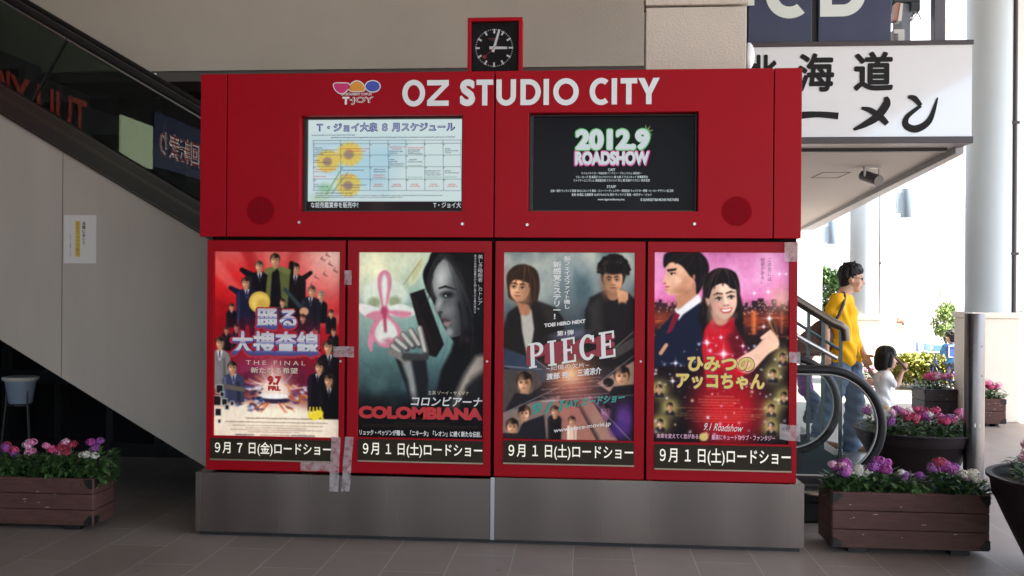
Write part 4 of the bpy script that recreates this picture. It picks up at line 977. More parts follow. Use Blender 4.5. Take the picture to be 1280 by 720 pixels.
def poster2():
    p = Paint(146); p.grad([(0, (196, 204, 176)), (40, (150, 176, 166)), (80, (92, 120, 118)), (110, (44, 60, 64)), (125, (20, 22, 26)), (146, (12, 10, 12))])
    p.glow(16, 12, 20, (246, 236, 192), .95); p.glow(4, 30, 30, (196, 206, 176), .4)
    p.put(np.clip((p.fbm(7, 21)-.45)*3, 0, 1), (120, 150, 140), .35)
    for r in (30, 36, 43, 50, 57, 64, 72): 
        d = np.abs(np.hypot(p.U-21, (p.V-62))-r); p.put(np.exp(-(d/.5)**2)*(p.V > 40), (60, 84, 84), .35)
    p.ell(46, 16, 3.6, 12, (206, 208, 176), soft=1, ang=25); p.ell(46, 16, 2.6, 10.5, (166, 176, 130), soft=2, ang=25, a=.6); p.cap(36, 26, .4, 50, 6, .4, (150, 120, 70), a=.7); p.ell(61, 4, 2, 10, (190, 160, 100), soft=2, ang=20, a=.6)
    # pale wild flower
    W_, Pk, Pd = (214, 214, 206), (196, 126, 144), (166, 66, 96)
    p.ell(21, 34, 18, 12, (206, 214, 196), soft=3, a=.8); p.ell(13, 40, 5, 4, (120, 128, 92), soft=3, a=.7); p.ell(29, 39, 5, 4, (120, 128, 92), soft=3, a=.7)
    p.poly([(21, 47), (16, 30), (16, 19), (21, 14.5), (26, 19), (26, 30)], Pk, curve=True); p.poly([(21, 44), (19, 30), (19, 22), (21, 18), (23, 22), (23, 30)], W_, soft=2, curve=True)
    p.poly([(21, 46), (12, 43), (2, 41), (0, 45), (8, 52), (16, 50)], W_, curve=True); p.poly([(21, 46), (32, 41), (43, 44), (45, 49), (37, 51), (27, 50)], W_, curve=True)
    p.poly([(20, 47), (12, 47), (6, 51), (14, 53)], Pk, soft=2, curve=True); p.poly([(22, 47), (32, 46), (43, 48), (36, 52)], Pk, soft=2, curve=True)
    p.poly([(21, 46), (12, 56), (8, 70), (11, 79), (13, 70), (18, 74), (25, 75), (30, 70), (36, 72), (34, 60), (28, 53)], Pk, curve=True); p.poly([(21, 52), (14, 62), (16, 70), (24, 72), (31, 66), (29, 58)], W_, soft=2, curve=True); p.cap(21, 48, 1.6, 22, 62, 1, Pd, soft=2); p.ell(21, 46, 3, 3, Pd, soft=3); p.ell(25, 70, 5, 2.4, Pd, soft=3, a=.6)
    # dark haired woman in profile, in shade (no likeness)
    H_ = (15, 14, 17)
    p.poly([(63, -2), (55, 8), (51, 18), (54, 30), (58, 37), (70, 62), (84, 78), (104, 86), (104, -4)], H_, soft=1.2, curve=True)
    p.poly([(67, 6), (60.5, 12), (58.5, 24), (60, 32), (62, 36), (60.8, 41), (60.2, 45), (62, 48), (65.5, 48.6), (65, 51.5), (67.6, 53.5), (67.4, 55.4), (68.8, 58.5), (70, 60), (70.5, 64), (74, 67), (80, 65), (86, 56), (87, 40), (84, 22), (76, 10)], (92, 94, 94), soft=1.2)
    p.ell(65.5, 20, 5.5, 12, (186, 188, 184), soft=9, ang=8, a=.95); p.ell(63.5, 41, 2.2, 5, (168, 168, 164), soft=3, ang=18, a=.8); p.ell(70, 46, 5, 4, (128, 128, 126), soft=5, a=.7); p.ell(72, 62.5, 2.6, 3, (150, 150, 148), soft=3, a=.8)
    p.poly([(76, 10), (80, 24), (79, 40), (80, 54), (78, 64), (90, 60), (92, 30), (84, 10)], (34, 35, 38), soft=9, a=.95)
    p.cap(64, 28.5, .6, 69, 27, .8, (24, 22, 24), soft=.8); p.cap(69, 27, .8, 77, 29.5, .3, (24, 22, 24), soft=.8)
    p.ell(70.5, 33.4, 5, 2.6, (34, 33, 36), soft=2.6, a=.9); p.ell(70, 34, 1.9, .9, (180, 180, 178), soft=.6); p.ell(70.8, 34, .9, 1.0, (10, 10, 12), soft=.4); p.cap(67.4, 33.2, .4, 73.6, 33.4, .45, (10, 10, 12), soft=.5)
    p.ell(65, 47.2, 1.6, .8, (44, 40, 42), soft=.9); p.poly([(65.2, 52.6), (68, 51.4), (74, 53.8), (68, 54.4)], (84, 64, 66), soft=.7); p.poly([(67, 55), (74, 54.4), (71, 58), (68, 57.6)], (140, 116, 116), soft=.8)
    p.poly([(60, 6), (68, 4), (78, 10), (84, 26), (87, 44), (94, 60), (104, 70), (104, -6), (66, -6)], H_, soft=1.8, curve=True)
    for k in range(16): x = 70+k*1.9; p.cap(x, 6+k*.6, .25, x+9+k*.3, 34+k*1.6, .2, (56, 56, 60) if k % 2 else (36, 36, 40), soft=.8, a=.7)
    for k in range(6): p.cap(60-k*.7, 8+k*1.4, .2, 55+k*.4, 22+k*2, .2, (52, 50, 52), soft=.7, a=.7)
    p.poly([(78, 68), (88, 68), (104, 74), (104, 125), (70, 125), (60, 118), (66, 92)], (20, 20, 23), soft=3)
    p.poly([(104, 78), (93, 81), (84, 95), (76, 114), (70, 125), (78, 125), (86, 104), (104, 92)], (150, 142, 132), soft=5); p.poly([(104, 88), (90, 98), (82, 118), (104, 125)], (34, 34, 36), soft=6, a=.85)
    p.ell(86, 68, 5, 3, (56, 38, 48), soft=4, a=.7); p.ell(80, 74, 5, 6, (16, 15, 18), soft=4)
    p.strands([(66, 1, 55, 12, 54, 31), (67, 2, 58, 12, 57.5, 22), (68, 2, 53, 16, 57, 36), (70, 3, 84, 24, 90, 52), (72, 3, 90, 28, 99, 62), (80, 40, 84, 58, 80, 74), (86, 44, 92, 60, 88, 80)], [(46, 44, 48), (12, 11, 13), (30, 29, 32), (70, 68, 70)], 14, n=8, jit=1.6, w=.3)
    # hands raised before her with a dark object
    p.poly([(41, 33), (52, 29), (68, 72), (62, 82), (54, 80)], (22, 18, 20), soft=1.2); p.cap(44, 36, 1, 60, 76, .8, (60, 34, 34), soft=2, a=.6)
    p.poly([(28, 78), (54, 84), (56, 100), (54, 125), (44, 125), (38, 104)], (30, 32, 36), soft=2); p.poly([(34, 84), (40, 100), (45, 125), (49, 125), (45, 98), (42, 84)], (130, 132, 130), soft=3)
    for (x, y, x2, y2) in ((28, 74, 34, 79), (31, 69, 39, 76), (36, 65, 44, 74), (42, 62, 49, 73), (49, 60, 54, 78)):
        p.cap(x, y, 2.6, x2, y2, 2.4, (70, 70, 70), soft=1); p.cap(x-.4, y-.4, 1.7, x2-1, y2-1, 1.3, (178, 172, 164), soft=1.6)
    p.cap(26, 78, 2.6, 38, 84, 3, (120, 116, 112), soft=1.5); p.cap(38, 82, 3, 54, 82, 2.4, (60, 60, 60), soft=2)
    p.put(np.clip((p.V-108)/16, 0, 1), (12, 11, 14), .82); p.put(np.clip((p.V-132)/4, 0, 1), (10, 8, 10), .9)
    scribble(p, 30, 133.8, 42, (120, 90, 70), h=.7); scribble(p, 4, 135.4, 92, (130, 100, 76), h=.7); scribble(p, 4, 136.8, 92, (120, 90, 70), h=.6); scribble(p, 38, 138.6, 34, (90, 50, 46), h=.5)
    return p
def poster3():
    p = Paint(141); p.grad([(0, (150, 156, 150)), (14, (128, 140, 140)), (34, (88, 102, 106)), (60, (52, 58, 62)), (85, (40, 38, 42)), (141, (34, 28, 32))])
    p.put(np.clip((p.fbm(4, 41)-.42)*3.2, 0, 1)*np.clip((62-p.V)/30, 0, 1), (190, 190, 176), .65); p.put(np.clip((p.fbm(5, 47)-.5)*4, 0, 1)*np.clip((60-p.V)/30, 0, 1), (62, 80, 88), .6)
    p.glow(8, 22, 9, (200, 186, 150), .5)
    J = (34, 30, 30)
    p.poly([(0, 62), (4, 46), (12, 40), (26, 37), (40, 42), (46, 50), (48, 86), (0, 86)], J, soft=2, curve=False); p.poly([(26, 37), (38, 42), (44, 56), (36, 56)], (54, 48, 44), soft=4, a=.7)
    p.poly([(13, 40), (22, 44), (24, 58), (20, 84), (15, 60)], (168, 164, 154), soft=1.5); p.cap(13, 34, 4, 17, 44, 4.2, (164, 116, 88), soft=1.5)
    p.poly([(4, 30), (3, 18), (9, 11), (18, 10), (26, 15), (28, 28), (25, 39), (20, 40), (6, 36)], (50, 34, 26), soft=1.4, curve=True)
    p.portrait(13, 27, 8.0, skin=(214, 160, 124), hair=(50, 34, 26), side=1, look=-.16, ang=6)
    p.poly([(4.5, 27), (5, 16), (15, 10.5), (24, 15), (27, 27), (25, 37), (21.5, 33), (20.5, 25), (14, 22), (9, 21.5), (6, 24)], (54, 37, 28), soft=1.2, curve=True)
    p.strands([(15, 11, 8, 14, 6, 25), (16, 11, 12, 16, 10, 24), (17, 11, 17, 17, 15, 25), (18, 11, 22, 17, 20, 27), (19, 11, 26, 18, 24, 37), (20, 12, 28, 22, 26, 38)], [(84, 60, 44), (40, 27, 20), (112, 82, 60), (60, 42, 32)], 5)
    p.poly([(66, 34), (78, 28), (94, 30), (100, 36), (100, 86), (62, 86), (62, 44)], (30, 27, 28), soft=2); p.poly([(64, 40), (74, 32), (76, 60), (66, 60)], (66, 64, 60), soft=6, a=.6)
    p.face(83, 20, 7.4, skin=(190, 138, 108), hair=(24, 20, 20), look=.0, side=-1, fringe=.25)
    p.ell(83.5, 12, 10.5, 9.5, (26, 22, 22), soft=3)
    p.portrait(83, 21, 7.2, skin=(196, 144, 112), hair=(24, 20, 20), side=-1, look=-.02, ang=-3)
    p.ell(83.5, 12.5, 9, 4.6, (26, 22, 22), soft=2)
    for k in range(170):
        an = r_.uniform(165, 375); q = r_.uniform(6.2, 11); x, y = 83.5+q*1.05*math.cos(rad(an)), 13.5+q*math.sin(rad(an)); p.ell(x, y, r_.uniform(.9, 1.6), r_.uniform(.8, 1.4), r_.choice([(24, 20, 20), (34, 28, 26), (52, 44, 40), (20, 17, 18)]), soft=1)
    for k in range(4): p.cap(87+2*k, 29+k*.6, 1.3, 88+1.7*k, 35, 1.2, (206, 152, 118), soft=1)
    p.cap(90, 35, 3.2, 90, 41, 2.8, (196, 142, 110), soft=1.5); p.cap(90, 42, 4.4, 84, 66, 6, (32, 28, 30), soft=2)
    p.ell(50, 62, 14, 3.4, (110, 104, 130), soft=3, a=.6, ang=-8)
    # shards of small scenes below
    p.poly([(0, 84), (0, 72), (24, 80), (40, 92), (26, 101)], (52, 62, 76), soft=1); p.poly([(0, 88), (28, 90), (30, 100), (0, 122)], (74, 68, 66), soft=1); p.face(17, 98, 5.2, look=-.1); p.poly([(3, 118), (10, 106), (24, 107), (30, 104), (26, 112), (6, 124)], (36, 34, 38), soft=1.2)
    p.poly([(72, 98), (100, 80), (100, 108), (90, 110)], (150, 124, 110), soft=1); p.face(90, 92, 5, hair=(30, 24, 24)); p.poly([(78, 108), (84, 100), (100, 98), (100, 110)], (30, 28, 32), soft=1); p.ell(80, 97, 4, 3.4, (26, 24, 26))
    p.poly([(0, 141), (0, 122), (24, 112), (44, 108), (34, 141)], (120, 104, 100), soft=1); p.face(17, 121, 4, side=-1); p.face(8, 131, 4); p.poly([(10, 141), (16, 128), (32, 122), (34, 141)], (34, 32, 38), soft=1.4); p.cap(2, 139, 3, 12, 139, 3, (40, 34, 36))
    p.poly([(34, 141), (42, 112), (58, 116), (72, 141)], (150, 104, 92), soft=1); p.suit(40, 122, 10, 141, (26, 22, 24)); p.face(40, 119, 2.7); p.suit(53, 129, 7, 141, (214, 180, 160)); p.face(53, 126, 2.3); p.poly([(58, 112), (66, 108), (96, 141), (74, 141)], (196, 150, 128), soft=4, a=.7)
    p.poly([(66, 108), (100, 108), (100, 141), (88, 141)], (40, 28, 50), soft=1); p.face(78, 118, 3.6, skin=(150, 100, 130), hair=(20, 16, 24)); p.ell(92, 124, 6, 10, (96, 60, 130), soft=5, a=.8); p.ell(88, 132, 7, 6, (70, 44, 104), soft=4, a=.8)
    for a_, b_, c_, d_ in ((0, 122, 62, 92), (24, 80, 44, 94), (72, 98, 100, 76), (30, 112, 100, 106), (66, 108, 98, 141), (0, 86, 30, 88)): p.cap(a_, b_, .35, c_, d_, .25, (190, 186, 190), soft=.8, a=.6)
    p.poly([(78, 76), (100, 62), (100, 70), (84, 80)], (70, 66, 64), soft=1); p.cap(78, 77, .4, 100, 58, .3, (190, 186, 180), soft=.8, a=.6)
    p.glow(52, 93, 15, (240, 150, 90), .8); p.glow(52, 92, 6, (255, 224, 170), .95); p.glow(56, 104, 18, (150, 84, 90), .5)
    for k, (x, y, w) in enumerate(((34, 97, 42), (38, 99.5, 36), (30, 103, 50), (34, 106, 34), (30, 109, 52), (34, 111.5, 40))):
        for q in range(10): scribble(p, x+w*q/10, y-q*.42, w/12, (200, 190, 196), h=.8, a=.6)
    return p
def poster4():
    p = Paint(139); p.grad([(0, (198, 120, 164)), (16, (222, 140, 186)), (34, (216, 118, 168)), (42, (120, 60, 80)), (44, (60, 34, 40)), (70, (30, 18, 24)), (139, (18, 12, 18))])
    p.put(np.clip((p.fbm(5, 51)-.45)*3.5, 0, 1)*np.clip((36-p.V)/16, 0, 1), (240, 190, 220), .55); p.put(np.clip((p.fbm(4, 57)-.5)*3.5, 0, 1)*np.clip((36-p.V)/16, 0, 1), (160, 80, 130), .4)
    x = 0
    while x < 100:
        w = r_.uniform(1.6, 4.4); h = r_.uniform(3, 10); p.poly([(x, 45), (x, 43-h), (x+w, 43-h), (x+w, 45)], r_.choice([(52, 34, 46), (66, 44, 54), (44, 28, 40)]), soft=.6); x += w
    for k in range(120): p.ell(r_.uniform(0, 100), r_.uniform(36, 45), .5, .5, r_.choice([(255, 220, 160), (240, 160, 110), (230, 200, 220)]), soft=.5, a=.7)
    p.glow(94, 34, 9, (230, 190, 150), .6)
    p.put(np.exp(-((p.V-49)/6)**2), (176, 76, 44), .6)
    for k in range(90): x_, y_ = r_.uniform(0, 100), r_.uniform(45, 62); p.cap(x_, y_, .35, x_+r_.uniform(2, 7), y_, .3, r_.choice([(226, 120, 60), (90, 36, 30), (50, 26, 30), (200, 90, 60)]), soft=.7, a=.6)
    p.cap(74, 44, 1.4, 74, 58, 1, (255, 140, 70), soft=3, a=.8); p.cap(94, 44, .8, 94, 58, .6, (200, 120, 80), soft=2, a=.7)
    # a man in a navy suit and a woman in red (nobody in particular)
    HB = (22, 16, 20)
    p.poly([(0, 78), (2, 60), (14, 46), (28, 36), (40, 40), (44, 60), (38, 82), (0, 84)], (24, 30, 52), soft=1.4); p.poly([(16, 42), (33, 30), (36, 36), (22, 46), (19, 50)], (226, 222, 224), soft=1.2); p.poly([(16, 44), (20, 46), (14, 58), (10, 60)], (120, 24, 50), soft=1)
    p.poly([(16, 26), (30, 22), (33, 31), (18, 43)], (186, 132, 104), soft=1.5)
    p.poly([(10, 8), (9, 17), (7, 22), (9, 24), (9, 28), (11, 31.5), (20, 32), (28, 26), (30, 18), (24, 6)], (222, 170, 142), soft=1); p.ell(24, 25, 7, 7, (180, 126, 100), soft=8, a=.6); p.ell(29.5, 18, 2, 4, (206, 150, 122), soft=1)
    p.poly([(8, 12), (8, 3), (14, 0), (28, -2), (38, 4), (41, 14), (36, 26), (32, 31), (31, 22), (27, 18), (24, 14), (20, 10), (13, 8)], HB, soft=1.2, curve=True)
    p.cap(11, 14.5, .4, 16, 13.5, .5, HB); p.ell(15, 16.2, 2.4, 1.3, (176, 122, 98), soft=1.2, a=.7); p.ell(14, 16.4, 1.5, .75, (230, 216, 210), soft=.5); p.ell(13.6, 16.4, .8, .85, (26, 18, 18), soft=.4); p.cap(12.4, 15.7, .25, 16, 15.9, .3, (24, 16, 16), soft=.4); p.cap(10.6, 13.6, .45, 16.6, 13.0, .6, HB, soft=.5)
    p.poly([(9, 25), (12.4, 25.4), (12, 26.4), (9, 26.6)], (176, 92, 86), soft=.6); p.ell(10.2, 28, 1.6, .6, (186, 132, 108), soft=.8); p.ell(8.6, 23.3, 1.1, .6, (150, 98, 80), soft=.6); p.ell(17, 21, 3.4, 3, (232, 184, 158), soft=3, a=.8); p.ell(20, 29, 6, 2.4, (170, 118, 94), soft=3, a=.7); p.ell(30, 18.5, 1, 2.2, (170, 112, 92), soft=.8)
    p.strands([(26, 0, 12, 2, 10, 10), (28, 0, 22, 4, 16, 9), (30, 1, 30, 6, 24, 12), (32, 1, 38, 8, 34, 26), (30, 2, 34, 10, 30, 17)], [(60, 46, 48), (12, 9, 11), (42, 32, 36)], 8, w=.25)
    p.cap(6, 74, 1.4, 10, 68, 1.4, (190, 140, 112))
    p.poly([(40, 20), (38, 40), (36, 60), (44, 70), (64, 66), (66, 50), (62, 30)], HB, soft=2, curve=True)
    p.poly([(36, 70), (38, 56), (44, 48), (58, 50), (66, 64), (72, 78), (62, 100), (40, 100)], (186, 26, 44), soft=2); p.poly([(44, 46), (60, 48), (60, 56), (45, 55)], (160, 16, 36), soft=1.5); p.poly([(54, 62), (62, 52), (72, 76), (60, 80)], (60, 12, 26), soft=5, a=.7)
    p.cap(48, 44, 5, 50, 48, 5.4, (196, 140, 116), soft=2)
    p.ell(50, 27, 13.5, 14.5, HB, soft=1.5); p.ell(40, 36, 2, 3.4, (224, 170, 146), soft=1)
    p.portrait(51.5, 33.5, 11.2, skin=(238, 192, 168), hair=HB, side=-1, look=.10, smile=True, ang=-8, male=False)
    p.poly([(37, 30), (39, 18), (48, 12), (60, 15), (63, 26), (58, 27), (52, 23), (44, 26), (41, 34)], HB, soft=1.0, curve=True); p.poly([(37, 30), (40, 40), (38, 56), (33, 50)], HB, soft=2); p.poly([(61, 26), (64, 34), (66, 50), (63, 52), (62, 38)], HB, soft=1.5)
    p.strands([(49, 13, 42, 17, 40, 33), (50, 13, 46, 18, 45, 27), (51, 13, 52, 18, 51, 25), (52, 13, 57, 18, 56, 26), (53, 13, 61, 18, 62, 30), (48, 13, 36, 22, 37, 46), (56, 15, 66, 26, 64, 48)], [(58, 44, 46), (14, 10, 12), (40, 30, 34), (90, 66, 66)], 9, w=.25)
    p.poly([(60, 80), (74, 70), (82, 62), (90, 60), (92, 68), (84, 74), (70, 88)], (236, 186, 160), soft=1.2, curve=True)
    for k in range(4): p.cap(80+2.2*k, 62-k, 1.3, 86+1.6*k, 57+1.2*k, 1.0, (240, 190, 166), soft=.8)
    p.ell(88, 54, 1.8, 7, (150, 110, 70), soft=1, ang=-22); p.ell(88.4, 54, 1.0, 6, (60, 40, 40), soft=1, ang=-22)
    p.ell(55, 112, 22, 26, (180, 16, 34), soft=22, a=.85); p.poly([(40, 96), (50, 84), (70, 96), (66, 110), (44, 106)], (120, 14, 30), soft=8, a=.7); p.glow(56, 118, 20, (210, 30, 44), .5)
    for (x, y) in ((5, 100), (13, 113), (6, 125), (95, 76), (88, 88), (96, 104), (87, 113), (87, 126)):
        p.glow(x, y, 6.5, (236, 224, 130), .75); p.suit(x, y+2.2, 7, y+6, (30, 28, 36)); p.face(x, y-.5, 2, fringe=.4)
    for k in range(110):
        x_, y_ = r_.uniform(0, 100), r_.uniform(60, 134); p.glow(x_, y_, r_.uniform(.5, 1.3), r_.choice([(255, 240, 255), (240, 220, 180), (220, 220, 255)]), r_.uniform(.3, .9))
    for (x, y, s_) in ((52, 74, 4.5), (40, 66, 3), (50, 62, 2), (85, 48, 3), (81, 54, 2), (17, 81, 2.4), (15, 94, 2.4), (66, 68, 2), (74, 30, 2), (92, 16, 1.6), (84, 29, 2), (97, 16, 1.6), (73, 80, 1.8)): p.star(x, y, s_)
    for k, (x, y, w) in enumerate(((38, 104.6, 22), (34, 107, 30), (34, 109, 30), (36, 111, 24), (18, 113.2, 64), (26, 115.4, 46), (20, 117.4, 60), (18, 119, 62), (24, 120.8, 52), (30, 122.8, 40))): scribble(p, x, y, w, (206, 170, 110), h=.9 if k < 4 else .7, a=.7)
    p.ell(38, 134, 3.4, 3, (190, 170, 110), soft=1)
    return p
m_post = print_mat('poster_print', emit=.065, rough=.45, spec=.12)
PL = ['red film poster with dark suited group, gold disc and white bottom, leftmost in the row',
      'teal film poster with pale pink flower and shaded woman in profile',
      'grey film poster with two young men and large slanted white title',
      'pink and black film poster with navy suited man and smiling woman in red']
posters = []
YP = YK+.03
for i, fn in enumerate((poster1, poster2, poster3, poster4)):
    q0, q1 = DW[i]
    t = thing('film_poster', PL[i], 'poster', ((q0.x+q1.x)/2, YP, q0.z), 'film posters in the billboard cases')
    pp_ = fn().finish(11*i+3); obj('print', pp_.sheet(q0.x-.012, q1.x+.012, q0.z-.012, q1.z+.012, YP), m_post, t)
    posters.append((t, q0, q1, pp_.H))
    obj('backing', MB().box(q0.x-.012, q1.x+.012, YP+.002, YP+.006, q0.z-.012, q1.z+.012), m_white, t)
def ptext(i, items, m, y=.0015, name='lettering'):
    t, q0, q1, H_ = posters[i]; mb = MB(); k = (q1.x-q0.x)/100; kz = (q1.z-q0.z)/H_
    for it in items:
        body, u0, v0, u1, v1 = it[:5]; kw = it[5] if len(it) > 5 else {}
        fit_text(mb, body, (q0.x+u0*k, q1.z-v1*kz, q0.x+u1*k, q1.z-v0*kz), YP-y, **kw)
    return obj(name, mb, m, t)
i_w = mat('ink_white', (.80, .78, .76), .4); i_red = mat('ink_red', (.55, .02, .025), .4); i_blue = mat('ink_blue', (.06, .07, .30), .4); i_teal = mat('ink_teal', (.03, .30, .23), .4)
i_gold = mat('ink_gold', (.78, .60, .14), .4); i_cream = mat('ink_cream', (.70, .60, .48), .4); i_dk = mat('ink_dark_red', (.30, .01, .03), .4); i_pink = mat('ink_pink', (.75, .42, .55), .4); i_rim = mat('ink_rim_red', (.52, .02, .05), .4); i_plum = mat('ink_plum', (.14, .03, .08), .4)
kt = dict(off=.075)
ptext(0, [('踊る', 31.5, 43, 67, 62.5, dict(off=.09)), ('大捜査線', 11, 61, 86, 84, dict(off=.09))], i_rim, .001, 'title_outline')
ptext(0, [('踊る', 33, 44.5, 66, 61, kt), ('大捜査線', 13, 62.5, 84, 82, kt)], i_blue, .0016, 'title_shade')
def chrome_ink():
    m = mat('ink_chrome', (.8, .8, .8), .4); n = m.node_tree.nodes; L = m.node_tree.links; tc = n.new('ShaderNodeTexCoord'); sx = n.new('ShaderNodeSeparateXYZ'); L.new(tc.outputs['Generated'], sx.inputs[0])
    r = n.new('ShaderNodeValToRGB'); cr = r.color_ramp
    for k, (p_, c_) in enumerate(((0, (.06, .06, .26)), (.14, (.12, .12, .38)), (.2, (.72, .7, .72)), (.44, (.85, .83, .82)), (.50, (.30, .30, .55)), (.56, (.62, .52, .66)), (.66, (.82, .80, .80)), (1, (.62, .55, .62)))):
        e_ = cr.elements[k] if k < 2 else cr.elements.new(p_); e_.position = p_; e_.color = (*c_, 1)
    L.new(sx.outputs['Z'], r.inputs[0]); L.new(r.outputs[0], n['Principled BSDF'].inputs['Base Color']); return m
i_chrome = chrome_ink()
ptext(0, [('踊る', 33.4, 44.2, 65.8, 60.2, dict(off=.035))], i_chrome, .0022, 'title'); ptext(0, [('大捜査線', 13.6, 62.2, 83.6, 81, dict(off=.035))], i_chrome, .0022, 'title')
ptext(0, [('THE FINAL', 25, 85.6, 73, 89, dict(spacing=1.5)), ('新たなる希望', 29, 91, 67, 95.6, dict(off=.02))], i_cream)
ptext(0, [('9.7', 42.5, 97.5, 54, 105, dict(off=.08)), ('FRI.', 43, 105.5, 53.5, 109.5, dict(off=.08))], i_red)
ptext(1, [('COLOMBIANA', -.5, 121.8, 100, 131.8, dict(off=.07))], i_red, name='title')
ptext(1, [('コロンビアーナ', 42, 113.4, 99, 121, dict(off=.02, shear=.18)), ('リュック・ベッソンが贈る、「ニキータ」「レオン」に続く新たな伝説。', .5, 140.6, 99.5, 145.2, dict(off=.03)),
          (vtext('美しき暗殺者、カトレア。'), 95.4, .6, 99.4, 44, dict(line=.98)), (vtext('彼女の名前は復讐だけを胸に闇の中を駆け抜ける'), 92.4, .6, 94.2, 47, {})], i_w)
ptext(1, [('主演 ゾーイ・サルダナ', 56, 108.8, 89, 112, {})], i_cream)
ptext(2, [('PIECE', 17.5, 70.5, 86, 86.5, dict(off=.07, slope=.15))], i_dk, .001, 'title_outline')
PT = posters[2]
def serif_piece():
    """five slab letters climbing to the right"""
    t, q0, q1, H_ = PT; mb = MB(); k = (q1.x-q0.x)/100; kz = (q1.z-q0.z)/H_
    def put(poly, y=.002):
        mb.add([(q0.x+a*k, YP-y, q1.z-b*kz) for a, b in poly], [tuple(range(len(poly)))])
    def L(u, vt, w, h, parts):
        for n, pl_ in enumerate(parts): put([(u+a*w+.12*(1-b)*-h*.35, vt+b*h-.17*a*w) for a, b in pl_], .002+n*.00003)
    def R(a, b, c, d): return [(a, d), (c, d), (c, b), (a, b)]
    def bowl(cx, cy, rx, ry, tk, a0, a1, n=14):
        o = [(cx+rx*math.cos(rad(a0+(a1-a0)*i/n)), cy+ry*math.sin(rad(a0+(a1-a0)*i/n))) for i in range(n+1)]
        q = [(cx+(rx-tk)*math.cos(rad(a0+(a1-a0)*i/n)), cy+(ry-tk*.45)*math.sin(rad(a0+(a1-a0)*i/n))) for i in range(n+1)]
        return [[o[i], o[i+1], q[i+1], q[i]] for i in range(n)]
    st_ = .26
    L(19.5, 69, 12, 19, [R(.12, 0, .12+st_, 1), R(0, 0, .5, .07), R(0, .93, .5, 1)]+[R(.3, 0, .55, .08), R(.3, .47, .55, .55)]+bowl(.52, .275, .44, .275, .24, -90, 90))
    L(34, 67, 7, 19, [R(.3, 0, .75, 1), R(.05, 0, 1, .07), R(.05, .93, 1, 1)])
    E_ = [R(.12, 0, .12+st_, 1), R(0, 0, .9, .08), R(0, .92, .95, 1), R(.3, .45, .7, .54), R(.78, 0, .9, .28), R(.83, .7, .95, 1), R(.62, .34, .7, .64)]
    L(45, 65, 11.5, 19, E_)
    L(58.5, 62.8, 13, 19, bowl(.52, .5, .5, .52, .26, 42, 318, 22)+[R(.78, .05, .9, .32)])
    L(74, 60, 13, 20, E_)
    return mb
obj('title', serif_piece(), i_w, PT[0])
ptext(2, [('TOEI HERO NEXT', 31, 53.5, 63, 56.4, dict(off=.05, slope=.12)), ('第1弾', 41, 59, 54, 63, dict(slope=.1, off=.02)), ('渡部 秀', 33, 91.5, 50, 96.6, dict(off=.03, slope=.12)), ('三浦涼介', 57, 88, 75.5, 93.5, dict(off=.03, slope=.12)),
          (vtext('新感覚ミステリー！'), 37.5, 6, 44, 50, dict(off=.03)), (vtext('脳フェイズファイト機し'), 46, 2, 51, 42, dict(off=.02)), ('www.piece-movie.jp', 39, 133.5, 83, 137.5, dict(slope=.15, off=.01)), ('~記憶の欠片~', 33, 85.5, 66, 89.3, dict(slope=.1, off=.0))], i_w)
ptext(2, [('9 / 1', 21, 114.5, 45, 123.5, dict(off=.045, slope=.14, shear=.2)), ('SAT. ロードショー', 47, 111.8, 93, 118, dict(off=.05, slope=.14, shear=.2))], i_teal)
ptext(3, [('ひみつの', 24.4, 75.4, 75.6, 87.8, dict(off=.075)), ('アッコちゃん', 15.6, 87.6, 83.6, 100.6, dict(off=.075))], i_plum, .001, 'title_outline')
ptext(3, [('ひみつの', 25, 76, 75, 87, dict(off=.045)), ('アッコちゃん', 16.4, 88.2, 83, 100, dict(off=.045))], i_gold, .002, 'title')
ptext(3, [('9.1 Roadshow', 37, 125, 66, 130.4, dict(off=.0, slope=-.03, shear=.3))], i_w)
ptext(3, [('未来を変えてく恋がある', 2, 133.4, 33.5, 137, dict(off=.02)), ('最高にキュートなラブ・ファンタジー', 43.5, 133.4, 91, 137.4, dict(off=.02))], i_pink)
ptext(3, [(vtext('この恋には'), 84.6, 3.5, 87.4, 20, {}), (vtext('秘密がある。'), 79.4, 3, 82.4, 22, {})], i_plum)

# ---- tape strips on the cases
m_tape = None
def tape_mat():
    m = bpy.data.materials.new('frosted_tape'); m.use_nodes = True; n = m.node_tree.nodes; L = m.node_tree.links; p = n['Principled BSDF']
    tc = n.new('ShaderNodeTexCoord'); t = n.new('ShaderNodeTexNoise'); t.inputs['Scale'].default_value = 24; t.inputs['Detail'].default_value = 5
    L.new(tc.outputs['Object'], t.inputs[0]); r = n.new('ShaderNodeMapRange'); r.inputs[1].default_value = .3; r.inputs[2].default_value = .7; r.inputs[3].default_value = .22; r.inputs[4].default_value = .62
    L.new(t.outputs[0], r.inputs[0]); L.new(r.outputs[0], p.inputs['Alpha']); p.inputs['Base Color'].default_value = (.62, .56, .56, 1); p.inputs['Roughness'].default_value = .35
    return m
m_tape = tape_mat()
tapes = [((414, 546, 426, 614), 'frosted tape strip hanging over the steel base, left one of the pair'), ((431, 546, 442, 614), 'frosted tape strip hanging over the steel base, right one of the pair'),
         ((376, 578, 414, 588), 'frosted tape strip lying flat under the leftmost date sign'), ((417, 433, 443, 446), 'frosted tape strip bridging the two left poster cases at mid height'),
         ((431, 338, 440, 356), 'small curled tape scrap high between the two left poster cases'), ((980, 303, 1000, 327), 'wide frosted tape patch on the top right corner of the last case'),
         ((986, 440, 1000, 453), 'small frosted tape patch at mid height on the right edge of the last case'), ((974, 530, 1000, 549), 'slanted frosted tape patch low on the right edge of the last case')]
